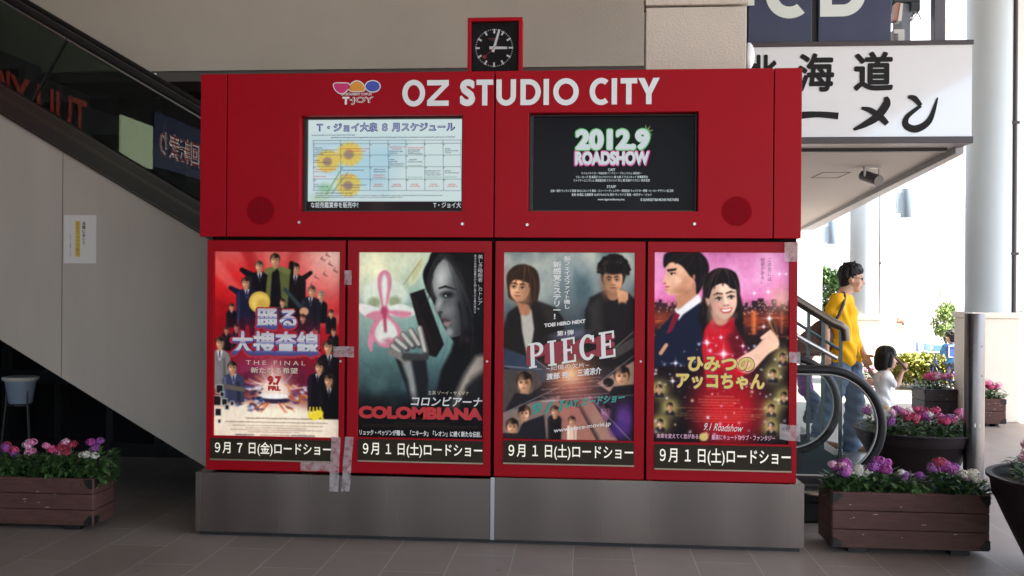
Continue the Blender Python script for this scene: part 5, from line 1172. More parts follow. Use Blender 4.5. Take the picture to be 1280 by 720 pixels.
for k, ((a, b, c, d), lab) in enumerate(tapes):
    yy = YK-.004-.0006*k; e0 = at(a, d, YK); e1 = at(c, b, YK); n = 7; mb = MB(); vs = []
    vert = (d-b) > (c-a)
    for i in range(n+1):
        f = i/n; w = .0035*math.sin(f*9+k)
        for sgn in (0, 1):
            x = (e0.x+(e1.x-e0.x)*sgn+(-.012*f if k == 0 else (-.02*f if k == 1 else 0))) if vert else e0.x+(e1.x-e0.x)*f
            z = (e1.z+(e0.z-e1.z)*f) if vert else e0.z+(e1.z-e0.z)*sgn-(.01*f if k == 7 else 0)
            vs.append((x+(w*.4 if vert else 0), yy-.002*abs(math.sin(f*5+k)), z+(0 if vert else w*.5)))
    mb.add(vs, [(2*i, 2*i+1, 2*i+3, 2*i+2) for i in range(n)])
    tag(obj('tape_strip', mb, m_tape, smooth=60), lab, 'tape', 'tape strips on the billboard')

# ---- clock standing on the billboard
CK = thing('clock', 'square black faced clock in a red case standing on the red billboard', 'clock', (-.54, 5.42, 2.737))
a = at(584, 89, 5.4); b = at(653, 21, 5.4); cx0, cx1, cz0, cz1 = a.x, b.x, 2.737, b.z
t = MB(); w = .022; frame_panel(t, cx0, cx1, cz0, cz1, (cx0+w, cx1-w, cz0+w, cz1-w), 5.40, 5.5); ck = obj('case', t, m_red, CK, bevel=.003)
obj('face', MB().box(cx0+w-.003, cx1-w+.003, 5.43, 5.47, cz0+w-.003, cz1-w+.003), mat('clock_face', (.008, .008, .010), .5, spec=.08), CK)
ccx, ccz = (cx0+cx1)/2-.006, (cz0+cz1)/2-.004; R_ = .1125
mk = MB()
for k in range(60):
    an = rad(90-6*k); l, wd = (.026, .0052) if k % 5 == 0 else (.007, .0014)
    if k % 5 == 0: pass
    dx, dz = math.cos(an), math.sin(an); nx, nz = -dz*wd, dx*wd
    mk.add([(ccx+dx*(R_-l)+nx, 5.4285, ccz+dz*(R_-l)+nz), (ccx+dx*(R_-l)-nx, 5.4285, ccz+dz*(R_-l)-nz), (ccx+dx*R_-nx, 5.4285, ccz+dz*R_-nz), (ccx+dx*R_+nx, 5.4285, ccz+dz*R_+nz)], [(3, 2, 1, 0)])
m_ckw = mat('clock_white', (.75, .78, .8), .4)
mks = obj('dial_marks', mk, m_ckw, CK)
t = MB(); fit_text(t, 'MONDAINE', (ccx-.034, ccz+.052, ccx+.034, ccz+.0585), 5.4283); fit_text(t, 'SWITZERLAND', (ccx-.018, ccz+.044, ccx+.02, ccz+.048), 5.4283)
obj('dial_lettering', t, mat('dial_red', (.42, .12, .1), .4), CK)
def hand(name, ang, l0, l1, w0, w1, y, m):
    an = rad(90-ang); dx, dz = math.cos(an), math.sin(an); nx, nz = -dz, dx
    q = [(ccx-dx*l0+nx*w0, ccz-dz*l0+nz*w0), (ccx-dx*l0-nx*w0, ccz-dz*l0-nz*w0), (ccx+dx*l1-nx*w1, ccz+dz*l1-nz*w1), (ccx+dx*l1+nx*w1, ccz+dz*l1+nz*w1)]
    obj(name, MB().prism(q, y-.0015, y), m, CK)
hand('hour_hand', 91, .028, .078, .0085, .0068, 5.4265, m_ckw); hand('minute_hand', 16, .026, .112, .0078, .0058, 5.4245, m_ckw)
m_sec = mat('second_hand_red', (.36, .01, .02), .4); hand('second_hand', 226, .03, .078, .0015, .0012, 5.4225, m_sec)
obj('second_disc', MB().lathe([(0, 0), (.0105, 0)], (ccx+math.cos(rad(-136))*.078, 5.4222, ccz+math.sin(rad(-136))*.078), 20, axis='y'), m_sec, CK)
obj('clock_glass', MB().box(cx0+w, cx1-w, 5.412, 5.4135, cz0+w, cz1-w), glass_mat('thin_glass', (.97, .97, .97), .0), CK)

# ================================================================== PLANTERS AND FLOWERS
m_wood = mat('planter_wood', (.088, .042, .035), .6, spec=.2, var=.3, vscale=7, bump=.3, bscale=30, stretch=(1, 1, 7))
m_wood2 = mat('planter_wood_dark', (.020, .010, .011), .55, var=.25, vscale=7, bump=.3, bscale=30, stretch=(1, 1, 7))
m_iron = mat('black_iron', (.015, .014, .014), .5, .3)
m_soil = mat('soil', (.03, .022, .016), .95, var=.3, vscale=30, bump=.8, bscale=50)
m_leaf = [mat('leaf_dark', (.035, .080, .024), .45, var=.3, vscale=20), mat('leaf_mid', (.048, .11, .030), .45, var=.3, vscale=20), mat('leaf_light', (.085, .16, .045), .5, var=.25, vscale=20)]
PETAL = dict(magenta=(.33, .045, .24), purple=(.25, .06, .28), pink=(.62, .17, .33), palepink=(.66, .36, .47), white=(.74, .72, .62), crimson=(.33, .025, .06), rose=(.55, .05, .16), lilac=(.36, .12, .36))
def petal_mat(c): return mat('petals_'+c, PETAL[c], .6, var=.22, vscale=60)

def wooden_planter(label, x0, x1, y0, y1, z1, wood, group='wooden planter boxes', board=3):
    t = thing('wooden_planter', label, 'planter', ((x0+x1)/2, (y0+y1)/2, 0), group)
    hb = (z1-.03)/board; th = .03
    bd = MB(); 
    for k in range(board):
        a, b = .03+hb*k+.0015, .03+hb*(k+1)-.0015; j = random.uniform(-.002, .002)
        bd.box(x0+.004, x1-.004, y0+j, y0+th, a, b); bd.box(x0+.004, x1-.004, y1-th, y1, a, b)
        bd.box(x0, x0+th, y0+.006, y1-.006, a, b); bd.box(x1-th, x1, y0+.006, y1-.006, a, b)
    obj('planks', bd, wood, t, bevel=.004)
    obj('inner_lining', MB().box(x0+.031, x1-.031, y0+.031, y1-.031, .032, z1-.05), m_soil, t)
    s = .055
    for xx, sx in ((x0, 1), (x1, -1)):
        for zz, szn in ((.036, 1), (z1-.006, -1)):
            ir = MB(); c = [(xx+sx*.006, zz), (xx+sx*s, zz), (xx+sx*s, zz+szn*.018), (xx+sx*.024, zz+szn*s), (xx+sx*.006, zz+szn*s)]
            if sx*szn < 0: c = c[::-1]
            ir.prism(c, y0-.006, y0-.0025)
            for a, b in ((.016, .014), (.040, .012), (.016, .040)):
                ir.box(xx+sx*a-.004, xx+sx*a+.004, y0-.009, y0-.0058, zz+szn*b-.004, zz+szn*b+.004)
            xs = xx-sx*.0035; ir.box(min(xs, xs-sx*.003), max(xs, xs-sx*.003), y0+.01, y0+.06, *sorted((zz, zz+szn*.05))); obj('corner_plate', ir, m_iron, t)
    sc = MB()
    for k in range(9):
        xx = random.uniform(x0+.06, x1-.06); zz = random.uniform(.08, z1-.04); l = random.uniform(.004, .03)
        sc.add([(xx, y0-.0028, zz), (xx+l, y0-.0028, zz+.001), (xx+l*.9, y0-.0028, zz+.004), (xx+l*.1, y0-.0028, zz+.003)], [(0, 1, 2, 3)])
    obj('paint_chips', sc, mat('paint_chip', (.45, .40, .38), .7), t)
    obj('feet', MB().box(x0+.1, x0+.2, y0+.03, y1-.03, 0, .0295).box(x1-.2, x1-.1, y0+.03, y1-.03, 0, .0295), m_iron, t)
    return t

def leaf(mb, base, d, up, L, w, mi):
    d = d.normalized(); s = d.cross(up)
    if s.length < 1e-3: s = Vector((1, 0, 0))
    s.normalize(); n = s.cross(d)
    b = Vector(base); m1 = b+d*L*.45-n*L*.05; tip = b+d*L-n*L*.22
    o = len(mb.v); mb.v += [tuple(b), tuple(m1+s*w*.5+n*.15*w), tuple(m1), tuple(m1-s*w*.5+n*.15*w), tuple(tip)]
    mb.f += [(o, o+2, o+1), (o, o+3, o+2), (o+1, o+2, o+4), (o+2, o+3, o+4)]; mb.mi += [mi]*4
def bloom(mb, c, r, n, rr, core=True):
    """an umbel: small five petalled flowers over a dome"""
    if core: mb.ball((c[0], c[1], c[2]-r*.12), r*.72, r*.72, r*.55, 8, 5)
    for k in range(n):
        a = k*2.39996+rr.uniform(-.3, .3); h = 1-(k+.5)/n*1.15; q = math.sqrt(max(0, 1-h*h))
        d = Vector((math.cos(a)*q, math.sin(a)*q, h*.85)); p = Vector(c)+d*r*rr.uniform(.88, 1.08); d.normalize()
        e = d.cross(Vector((.3, .2, 1))).normalized(); f = d.cross(e); s = r*rr.uniform(.26, .36); ph = rr.uniform(0, 6.28)
        o = len(mb.v); mb.v.append(tuple(p-d*s*.15))
        for j in range(10):
            t = ph+2*math.pi*j/10; q2 = s*(1.0 if j % 2 == 0 else .5); mb.v.append(tuple(p+(e*math.cos(t)+f*math.sin(t))*q2+d*(s*.12 if j % 2 == 0 else 0)))
        for j in range(10): mb.f.append((o, o+1+j, o+1+(j+1) % 10)); mb.mi.append(0)
def flower_plant(label, x, y, z, cols, rad_=.10, h=.15, nl=90, heads=4, hr=.035, seed=0, group='flowering plants in the planters', leafL=.06, detail=26, spots=None, hs_=1.0):
    rr = random.Random(seed*77+5)
    t = thing('flowering_plant', label, 'plant', (x, y, z), group)
    mb = MB()
    for k in range(nl):
        a = rr.uniform(0, 6.283); q = math.sqrt(rr.random())*rad_; hz = h*rr.uniform(.05, .92)*(1-.35*(q/rad_)**2)
        d = Vector((math.cos(a)*rr.uniform(.4, 1), math.sin(a)*rr.uniform(.4, 1), rr.uniform(-.25, .8)))
        leaf(mb, (x+q*math.cos(a), y+q*math.sin(a), z+hz), d, Vector((0, 0, 1)), leafL*rr.uniform(.6, 1.25), leafL*rr.uniform(.4, .55), rr.choice([0, 0, 1, 1, 2]))
    hs = []; hr *= hs_
    for k in range(heads):
        if spots: ax, ay, az = spots[k % len(spots)]; hs.append((x+ax, y+ay, z+az))
        else:
            a = rr.uniform(0, 6.283); q = rad_*.75*math.sqrt(rr.random()); hs.append((x+q*math.cos(a), y+q*math.sin(a)*.8, z+h*rr.uniform(.85, 1.18)))
    for hx in hs: mb.tube([(x+(hx[0]-x)*.4, y+(hx[1]-y)*.4, z), (x+(hx[0]-x)*.8, y+(hx[1]-y)*.8, z+(hx[2]-z)*.6), (hx[0], hx[1], hx[2]-hr*.4)], .0025, 5)
    obj('foliage', mb, m_leaf, t)
    for k, hx in enumerate(hs):
        c = cols[k % len(cols)]; b = MB(); bloom(b, hx, hr*rr.uniform(.85, 1.2), detail, rr); obj('flower_head', b, petal_mat(c), t)
    return t

# right hand planter in front
pr0, pr1 = 1.40, 2.262; zR = .345
wooden_planter('reddish wooden planter box with black corner plates right of the steel base', pr0, pr1, 5.315, 5.62, zR, m_wood)
for k, (px, py, cols, heads, hr, lab) in enumerate((
    (1053, 590, ['palepink', 'magenta', 'pink', 'lilac', 'purple'], 6, .040, 'pale pink and magenta flowers nearest the billboard in the reddish planter'),
    (1075, 594, ['white', 'white', 'white'], 5, .030, 'first white flower cluster from the left in the reddish planter'),
    (1102, 588, ['magenta', 'purple', 'magenta', 'rose'], 6, .040, 'magenta and purple flowers left of the planter middle in the reddish planter'),
    (1137, 597, ['purple', 'lilac', 'white', 'lilac'], 5, .028, 'small lilac and white flowers in the middle of the reddish planter'),
    (1183, 588, ['purple', 'magenta', 'lilac', 'crimson', 'magenta'], 7, .042, 'tall purple and crimson flowers right of the planter middle in the reddish planter'),
    (1212, 600, ['white', 'white', 'palepink', 'white'], 6, .032, 'white flowers at the right end of the reddish planter'))):
    p = at(px, py, 5.44)
    flower_plant(lab, p.x, 5.45, zR-.05, cols, .092, p.z-zR+.065, 260, heads+1, hr*1.0, seed=k+1, leafL=.064, detail=34, hs_=.88)
# left hand planter
pl1 = -2.93; zL = .315
wooden_planter('dark wooden planter box in the shade left of the billboard', -3.95, pl1, 5.31, 5.56, zL, m_wood)
for k, (px, py, cols, heads, hr, lab) in enumerate((
    (-30, 566, ['white', 'pink', 'crimson'], 5, .030, 'pink and crimson flowers at the cut left end of the dark planter'),
    (12, 563, ['purple', 'rose', 'magenta', 'crimson', 'crimson'], 7, .032, 'purple and crimson flowers at the left frame edge in the dark planter'),
    (36, 562, ['palepink', 'pink', 'palepink'], 5, .030, 'pale pink flowers second from the left frame edge in the dark planter'),
    (66, 565, ['pink', 'rose', 'palepink', 'pink', 'crimson'], 7, .032, 'pink flowers with dark crimson heads behind in the dark planter'),
    (88, 562, ['crimson', 'crimson', 'palepink'], 5, .026, 'dark crimson flowers right of the middle in the dark planter'),
    (112, 570, ['white', 'white', 'white'], 4, .026, 'white flowers near the right end of the dark planter'),
    (124, 556, ['purple', 'magenta', 'purple'], 3, .030, 'two tall purple flower heads at the right end of the dark planter'))):
    p = at(px, py, 5.42)
    flower_plant(lab, p.x, 5.43, zL-.05, cols, .085, p.z-zL+.06, 220, heads, hr*.92, seed=k+20, leafL=.06, detail=30)

m_bowl = mat('bowl_resin', (.016, .011, .012), .55, var=.2, vscale=5, spec=.2)
def bowl_planter(label, cx, cy, R_, zr, rb, seed, n, cols, lid):
    t = thing('bowl_planter', label, 'planter', (cx, cy, 0), 'dark round bowl planters')
    obj('bowl', MB().lathe([(0, 0), (rb, 0), (rb*1.04, .02), (R_*.80, zr*.52), (R_*.93, zr*.76), (R_*.945, zr*.77), (R_*.955, zr*.785), (R_*.985, zr*.95), (R_+.012, zr*.97), (R_+.012, zr), (R_-.02, zr), (R_-.035, zr-.05), (0, zr-.05)], (cx, cy, 0), 56), m_bowl, t, smooth=35)
    obj('soil', MB().lathe([(0, zr-.035), (R_-.032, zr-.045)], (cx, cy, 0), 32), m_soil, t)
    rr = random.Random(seed)
    for k in range(n):
        f = (k+.5)/n; a = k*2.39996+rr.uniform(-.2, .2); q = R_*.82*math.sqrt(f); c = cols[k % len(cols)]
        x, y = cx+q*math.cos(a), cy+q*math.sin(a)
        side = 'left' if math.cos(a) < -.33 else ('right' if math.cos(a) > .33 else 'middle'); fr = 'front' if math.sin(a) < 0 else 'back'
        flower_plant('%s flowers at the %s %s of %s' % (c[0] if c[0] == c[-1] else c[0]+' and '+c[-1], fr, side, lid), x, y, zr-.05, c, .10, .15*rr.uniform(.85, 1.2), 80, 5, .034, seed=seed*31+k, leafL=.06, detail=18)
pm = on_ground(1143, 603); cxm, cym = at(1143, 545, 7.45).x, 7.45
zm = at(1143, 546, 7.02).z
bowl_planter('large dark round bowl of flowers behind the reddish planter box', cxm, cym, .445, zm, .27, 5, 14, [['crimson', 'rose'], ['pink', 'purple'], ['magenta', 'white'], ['rose', 'pink'], ['white', 'palepink'], ['purple', 'lilac'], ['pink', 'palepink']], 'the middle bowl')
xr_ = at(1232, 590, 5.0).x+.465
bowl_planter('dark round bowl planter cut by the right edge of the photo', xr_, 5.0, .42, .515, .21, 9, 9, [['purple', 'magenta'], ['palepink', 'pink'], ['purple', 'palepink'], ['magenta', 'lilac'], ['lilac', 'palepink']], 'the right edge bowl')
def small_planter(label, px0, px1, pyb, pyt, Y, wood, cols, seed, plabel, hr=.035, n=3):
    a = at(px0, pyb, Y); b = at(px1, pyt, Y)
    wooden_planter(label, a.x, b.x, Y, Y+.45, b.z, wood, board=2)
    for k in range(n):
        x = a.x+(b.x-a.x)*(k+.5)/n
        flower_plant(plabel+(' at its left', ' in its middle', ' at its right')[k if n == 3 else (0, 2)[k]], x, Y+.2, b.z-.04, cols[k % len(cols)], .11, .17, 70, 4, hr, seed=seed+k, leafL=.07, detail=14)
Y3 = on_ground(1175, 521).y
small_planter('dark square planter beyond the middle bowl near the cyclist', 1156, 1197, 521, 487, Y3, m_wood2, [['pink', 'rose'], ['rose', 'palepink'], ['pink']], 200, 'pinkish flowers in the dark square planter', .045)
Y2 = on_ground(1243, 528).y-.36
small_planter('reddish box planter between the steel post and the downpipe', 1226, 1258, 528, 499, Y2, m_wood, [['rose', 'pink'], ['rose', 'crimson'], ['pink']], 220, 'rosy flowers in the box planter by the pipe', .045)
Y4 = on_ground(1088, 485).y
small_planter('low reddish planter partly hidden behind the man and girl', 1066, 1098, 485, 474, Y4, m_wood, [['rose', 'pink'], ['pink', 'palepink']], 240, 'rosy flowers in the low planter behind the girl', .05, n=2)

# ---- steel post
pp = on_ground(1218, 612); YPo = pp.y; xa, xb = at(1205, 500, YPo).x, at(1230, 500, YPo).x; zt = at(1218, 392, YPo).z; rp = (xb-xa)/2
PO = thing('steel_post', 'tall grey steel post with a small white sticker beside the middle bowl', 'post', ((xa+xb)/2, YPo, 0))
obj('shaft', MB().lathe([(rp*1.25, 0), (rp*1.25, .012), (rp, .014), (rp, zt-.006), (rp*.97, zt), (0, zt)], ((xa+xb)/2, YPo, 0), 40), mat('post_steel', (.17, .155, .15), .3, 1.0, var=.12, vscale=9), PO, smooth=35)
bs = MB()
for px, py in ((1227, 433), (1221, 517), (1225, 573), (1227, 470)):
    c = at(px, py, YPo-rp*.9); bs.ball((c.x, c.y, c.z), .006, .006, .006, 8, 5)
obj('rivets', bs, m_black, PO)
c = at(1222, 532, YPo-rp); obj('sticker', MB().box(c.x-.020, c.x+.020, c.y+.002, c.y+.012, c.z-.014, c.z+.014), m_letw, PO)

# ---- notice on the cladding
e0 = at(80, 329, 5.975); e1 = at(121, 269, 5.975)
NO = thing('paper_notice', 'white paper notice with vertical Japanese writing taped to the beige cladding', 'notice', (e0.x, 5.972, e0.z))
obj('sheet', MB().box(e0.x, e1.x, 5.9705, 5.9725, e0.z, e1.z), mat('paper', (.60, .58, .58), .6), NO)
def ntext(body, px0, py0, px1, py1, m, y=5.9695, **kw):
    t = MB(); a = at(px0, py1, 5.97); b = at(px1, py0, 5.97); fit_text(t, vtext(body), (a.x, a.z, b.x, b.z), y, **kw); obj('lettering', t, m, NO)
a = at(94, 321, 5.97); b = at(100.5, 276, 5.97); obj('highlight', MB().box(a.x, b.x, 5.9698, 5.9704, a.z, b.z), mat('highlight_yellow', (.60, .46, .08), .6), NO)
ntext('当館において', 102.6, 277, 107, 306, m_ink, off=.02); ntext('防犯カメラ作動中', 95, 277, 99.6, 320, mat('ink_orange', (.42, .20, .03), .5), off=.02)
ntext('このエリアを録画しています', 87, 292, 89, 321, m_ink)

# ---- blue pot on a wire stand under the escalator
pc = at(26, 470, 6.7)
PT_ = thing('plant_pot', 'pale blue pot with white rim on a thin stand under the escalator', 'pot', (pc.x, 6.7, 0))
zr, zb_ = at(26, 472, 6.7).z, at(26, 504, 6.7).z; rr_ = .122
obj('pot', MB().lathe([(0, zb_), (.075, zb_), (.085, zb_+.01), (rr_-.012, zr-.02), (rr_-.03, zr-.02)], (pc.x, 6.7, 0), 32), mat('pot_blue', (.22, .27, .36), .4, var=.15), PT_, smooth=40)
obj('rim', MB().lathe([(rr_-.035, zr-.022), (rr_, zr-.02), (rr_+.008, zr-.005), (rr_+.004, zr+.008), (rr_-.03, zr+.012), (0, zr+.01)], (pc.x, 6.7, 0), 32), mat('rim_white', (.55, .53, .48), .5), PT_, smooth=40)
sd = MB()
for k in range(3):
    a = rad(90+120*k); sd.tube([(pc.x+.09*math.cos(a), 6.7+.09*math.sin(a), zr-.03), (pc.x+.1*math.cos(a), 6.7+.1*math.sin(a), zb_-.02), (pc.x+.15*math.cos(a), 6.7+.15*math.sin(a), 0)], .006, 6)
sd.lathe([(.075, zb_-.012), (.1, zb_-.012), (.1, zb_-.004), (.075, zb_-.004)], (pc.x, 6.7, 0), 24)
obj('stand', sd, m_iron, PT_)

# ================================================================== TREES, HEDGE
m_bark = mat('bark', (.10, .075, .055), .9, var=.3, vscale=10, bump=.6, bscale=30)
def tree(label, x, y, h, crown_r, crown_z, n, seed, mats, leafs=.12, trunk_r=.06):
    rr = random.Random(seed); t = thing('tree', label, 'tree', (x, y, 0), 'trees on the far side of the plaza')
    tr_ = MB(); tr_.tube([(x, y, 0), (x+.05, y, crown_z*.5), (x, y+.05, crown_z), (x, y, h*.86)], [trunk_r*1.3, trunk_r, trunk_r*.75, trunk_r*.2], 8)
    cl = []
    for k in range(16):
        a = rr.uniform(0, 6.283); q = crown_r*math.sqrt(rr.random())*.85; zz = rr.uniform(crown_z-.2*(h-crown_z), h*.95); q *= 1-.6*abs((zz-crown_z-.35*(h-crown_z))/(h-crown_z))
        c = Vector((x+q*math.cos(a), y+q*math.sin(a), zz)); cl.append((c, rr.uniform(.28, .5)*crown_r))
        tr_.tube([(x, y, crown_z*.8+rr.uniform(0, .3)*(h-crown_z)), tuple(c.lerp(Vector((x, y, zz)), .4)-Vector((0, 0, .05))), tuple(c)], [trunk_r*.4, trunk_r*.25, trunk_r*.1], 5)
    obj('trunk', tr_, m_bark, t)
    mb = MB()
    for k in range(n):
        c, q = rr.choice(cl); d = Vector((rr.gauss(0, 1), rr.gauss(0, 1), rr.gauss(0, 1))).normalized()*q*rr.random()**.45
        leaf(mb, c+d, Vector((rr.gauss(0, 1), rr.gauss(0, 1), rr.gauss(0, .6)-.2)), Vector((0, 0, 1)), leafs*rr.uniform(.6, 1.3), leafs*.6, rr.choice([0, 1, 1, 2, 2]))
    obj('crown', mb, mats, t)
m_tl = [mat('tree_leaf_a', (.10, .17, .035), .5, var=.25, vscale=8), mat('tree_leaf_b', (.16, .24, .05), .5, var=.25, vscale=8), mat('tree_leaf_c', (.24, .32, .08), .5, var=.25, vscale=8)]
m_td = [mat('tree_dark_a', (.035, .085, .02), .5, var=.3, vscale=8), mat('tree_dark_b', (.06, .13, .03), .5, var=.3, vscale=8), mat('tree_dark_c', (.10, .18, .045), .5, var=.3, vscale=8)]
c = on_ground(1180, 452); tx = at(1180, 400, 24).x
tree('small light green tree beyond the cyclist', tx, 24, 1.48-(385-364)*24/F+.1, .42, .35, 2600, 3, m_tl, .085, .03)
tx = at(1204, 420, 22).x; tree('dark green bush like tree behind the steel post', tx, 22, .85, .35, .2, 1600, 5, m_td, .08, .03)
tx = at(1043, 360, 23).x; tree('dense mid green tree behind the man in yellow', tx, 23, 2.15, .62, .75, 5200, 8, m_td, .11, .06)
def hedge(label, px0, px1, pyt, pyb, n, seed):
    g0 = on_ground((px0+px1)/2, pyb); Y = g0.y+.3; X0, X1 = at(px0, pyb, Y).x, at(px1, pyb, Y).x; H_ = at(px0, pyt, Y).z
    t = thing('hedge', label, 'hedge', ((X0+X1)/2, Y, 0)); rr = random.Random(seed); mb = MB(); br = MB()
    for k in range(n):
        u_, v_, w_ = rr.random(), rr.random(), rr.random()**.6
        top = H_*(.86+.14*math.sin(u_*9+1)*math.sin(v_*5+u_*4)); d = Vector((rr.gauss(0, 1), rr.gauss(0, 1)-.4, rr.gauss(0, .6)+.5))
        leaf(mb, (X0+(X1-X0)*u_, Y-.3+.75*v_, .05+top*w_), d, Vector((0, 0, 1)), .075*rr.uniform(.6, 1.3), .045, rr.choice([0, 1, 1, 2]))
    for k in range(12):
        x = X0+(X1-X0)*rr.random(); br.tube([(x, Y, 0), (x+rr.uniform(-.1, .1), Y, H_*.7)], .008, 5)
    obj('foliage', mb, [mat('hedge_leaf_a', (.15, .18, .03), .5, var=.3, vscale=9), mat('hedge_leaf_b', (.26, .27, .045), .5, var=.3, vscale=9), mat('hedge_leaf_c', (.38, .36, .07), .5, var=.3, vscale=9)], t); obj('stems', br, m_bark, t)
hedge('low yellow green hedge between the girl and the cyclist', 1122, 1192, 446, 488, 7000, 2)

# ---- cafe furniture beyond the hedge
def plastic_chair(px, Y, label):
    c = at(px, 440, Y); x, y = c.x, Y; t = thing('plastic_chair', label, 'chair', (x, y, 0), 'white chairs beyond the hedge'); m = m_letw
    obj('seat', MB().box(x-.22, x+.22, y-.21, y+.21, .42, .445), m, t, bevel=.01)
    bk = MB()
    for k in range(5): bk.tube([(x-.18+.09*k, y+.2, .45), (x-.19+.095*k, y+.27, .82)], .012, 6)
    obj('backrest', bk.tube([(x-.22, y+.2, .44), (x-.22, y+.26, .78), (x-.12, y+.28, .86), (x+.12, y+.28, .86), (x+.22, y+.26, .78), (x+.22, y+.2, .44)], .018, 6), m, t, smooth=60)
    for sx in (-1, 1):
        for sy in (-1, 1): obj('leg', MB().tube([(x+sx*.19, y+sy*.18, .425), (x+sx*.23, y+sy*.23, 0)], [.018, .014], 8), m, t)
        obj('armrest', MB().tube([(x+sx*.22, y+.24, .66), (x+sx*.25, y-.1, .65), (x+sx*.23, y-.2, .44)], .016, 6), m, t, smooth=60)
plastic_chair(1141, 15.2, 'white plastic chair nearest the girl beyond the hedge'); plastic_chair(1156, 15.6, 'white plastic chair beside the blue table beyond the hedge')
c = at(1171, 432, 15.4); TB = thing('folding_table', 'blue topped table beyond the hedge beside the cyclist', 'table', (c.x, 15.4, 0)); z_ = at(1171, 431, 15.1).z
obj('tabletop', MB().box(c.x-.16, c.x+.16, 15.1, 15.9, z_-.16, z_), mat('table_blue', (.10, .22, .50), .5), TB, bevel=.01)
for sx in (-1, 1):
    for yy in (15.15, 15.85): obj('leg', MB().tube([(c.x+sx*.13, yy, z_-.162), (c.x+sx*.15, yy, 0)], .014, 8), m_alu, TB)

# ================================================================== PEOPLE
m_skin = mat('skin', (.52, .30, .20), .5, var=.05, vscale=20)
m_skinlips = mat('lips', (.38, .12, .10), .5)
m_hair = mat('black_hair', (.009, .0075, .007), .5, spec=.25, var=.3, vscale=60, bump=.5, bscale=90, stretch=(1, 1, .25))
m_eye = mat('eye_dark', (.012, .01, .01), .2)
UP = Vector((0, 0, 1))
def hand_mb(mb, w, d, palm_n, s, curl=.6):
    """palm, five bent fingers and a thumb leaving the side of the palm"""
    d = d.normalized(); side = d.cross(palm_n).normalized(); pn = side.cross(d).normalized()
    for k in range(4): capsule(mb, w+d*.01*s+side*(.010*(k-1.5))*s, .013*s, w+d*.085*s+side*(.020*(k-1.5))*s, .0115*s, 8)
    for k, L_ in enumerate((.070, .080, .074, .058)):
        b = w+d*.088*s+side*(.0205*(k-1.5))*s; e = d
        for j, q in enumerate((.45, .32, .23)):
            e = (e+pn*curl*(.35+.35*j)).normalized(); n_ = b+e*L_*q*s; capsule(mb, b, (.0092-.0007*j)*s, n_, (.0087-.0007*j)*s, 8); b = n_
    b = w+d*.025*s-side*.026*s; e = (d*.6-side*.8+pn*.35).normalized(); m1 = b+e*.042*s; capsule(mb, b, .0125*s, m1, .0105*s, 8)
    capsule(mb, m1, .0105*s, m1+(d*.9-side*.25+pn*.4).normalized()*.034*s, .0085*s, 8)
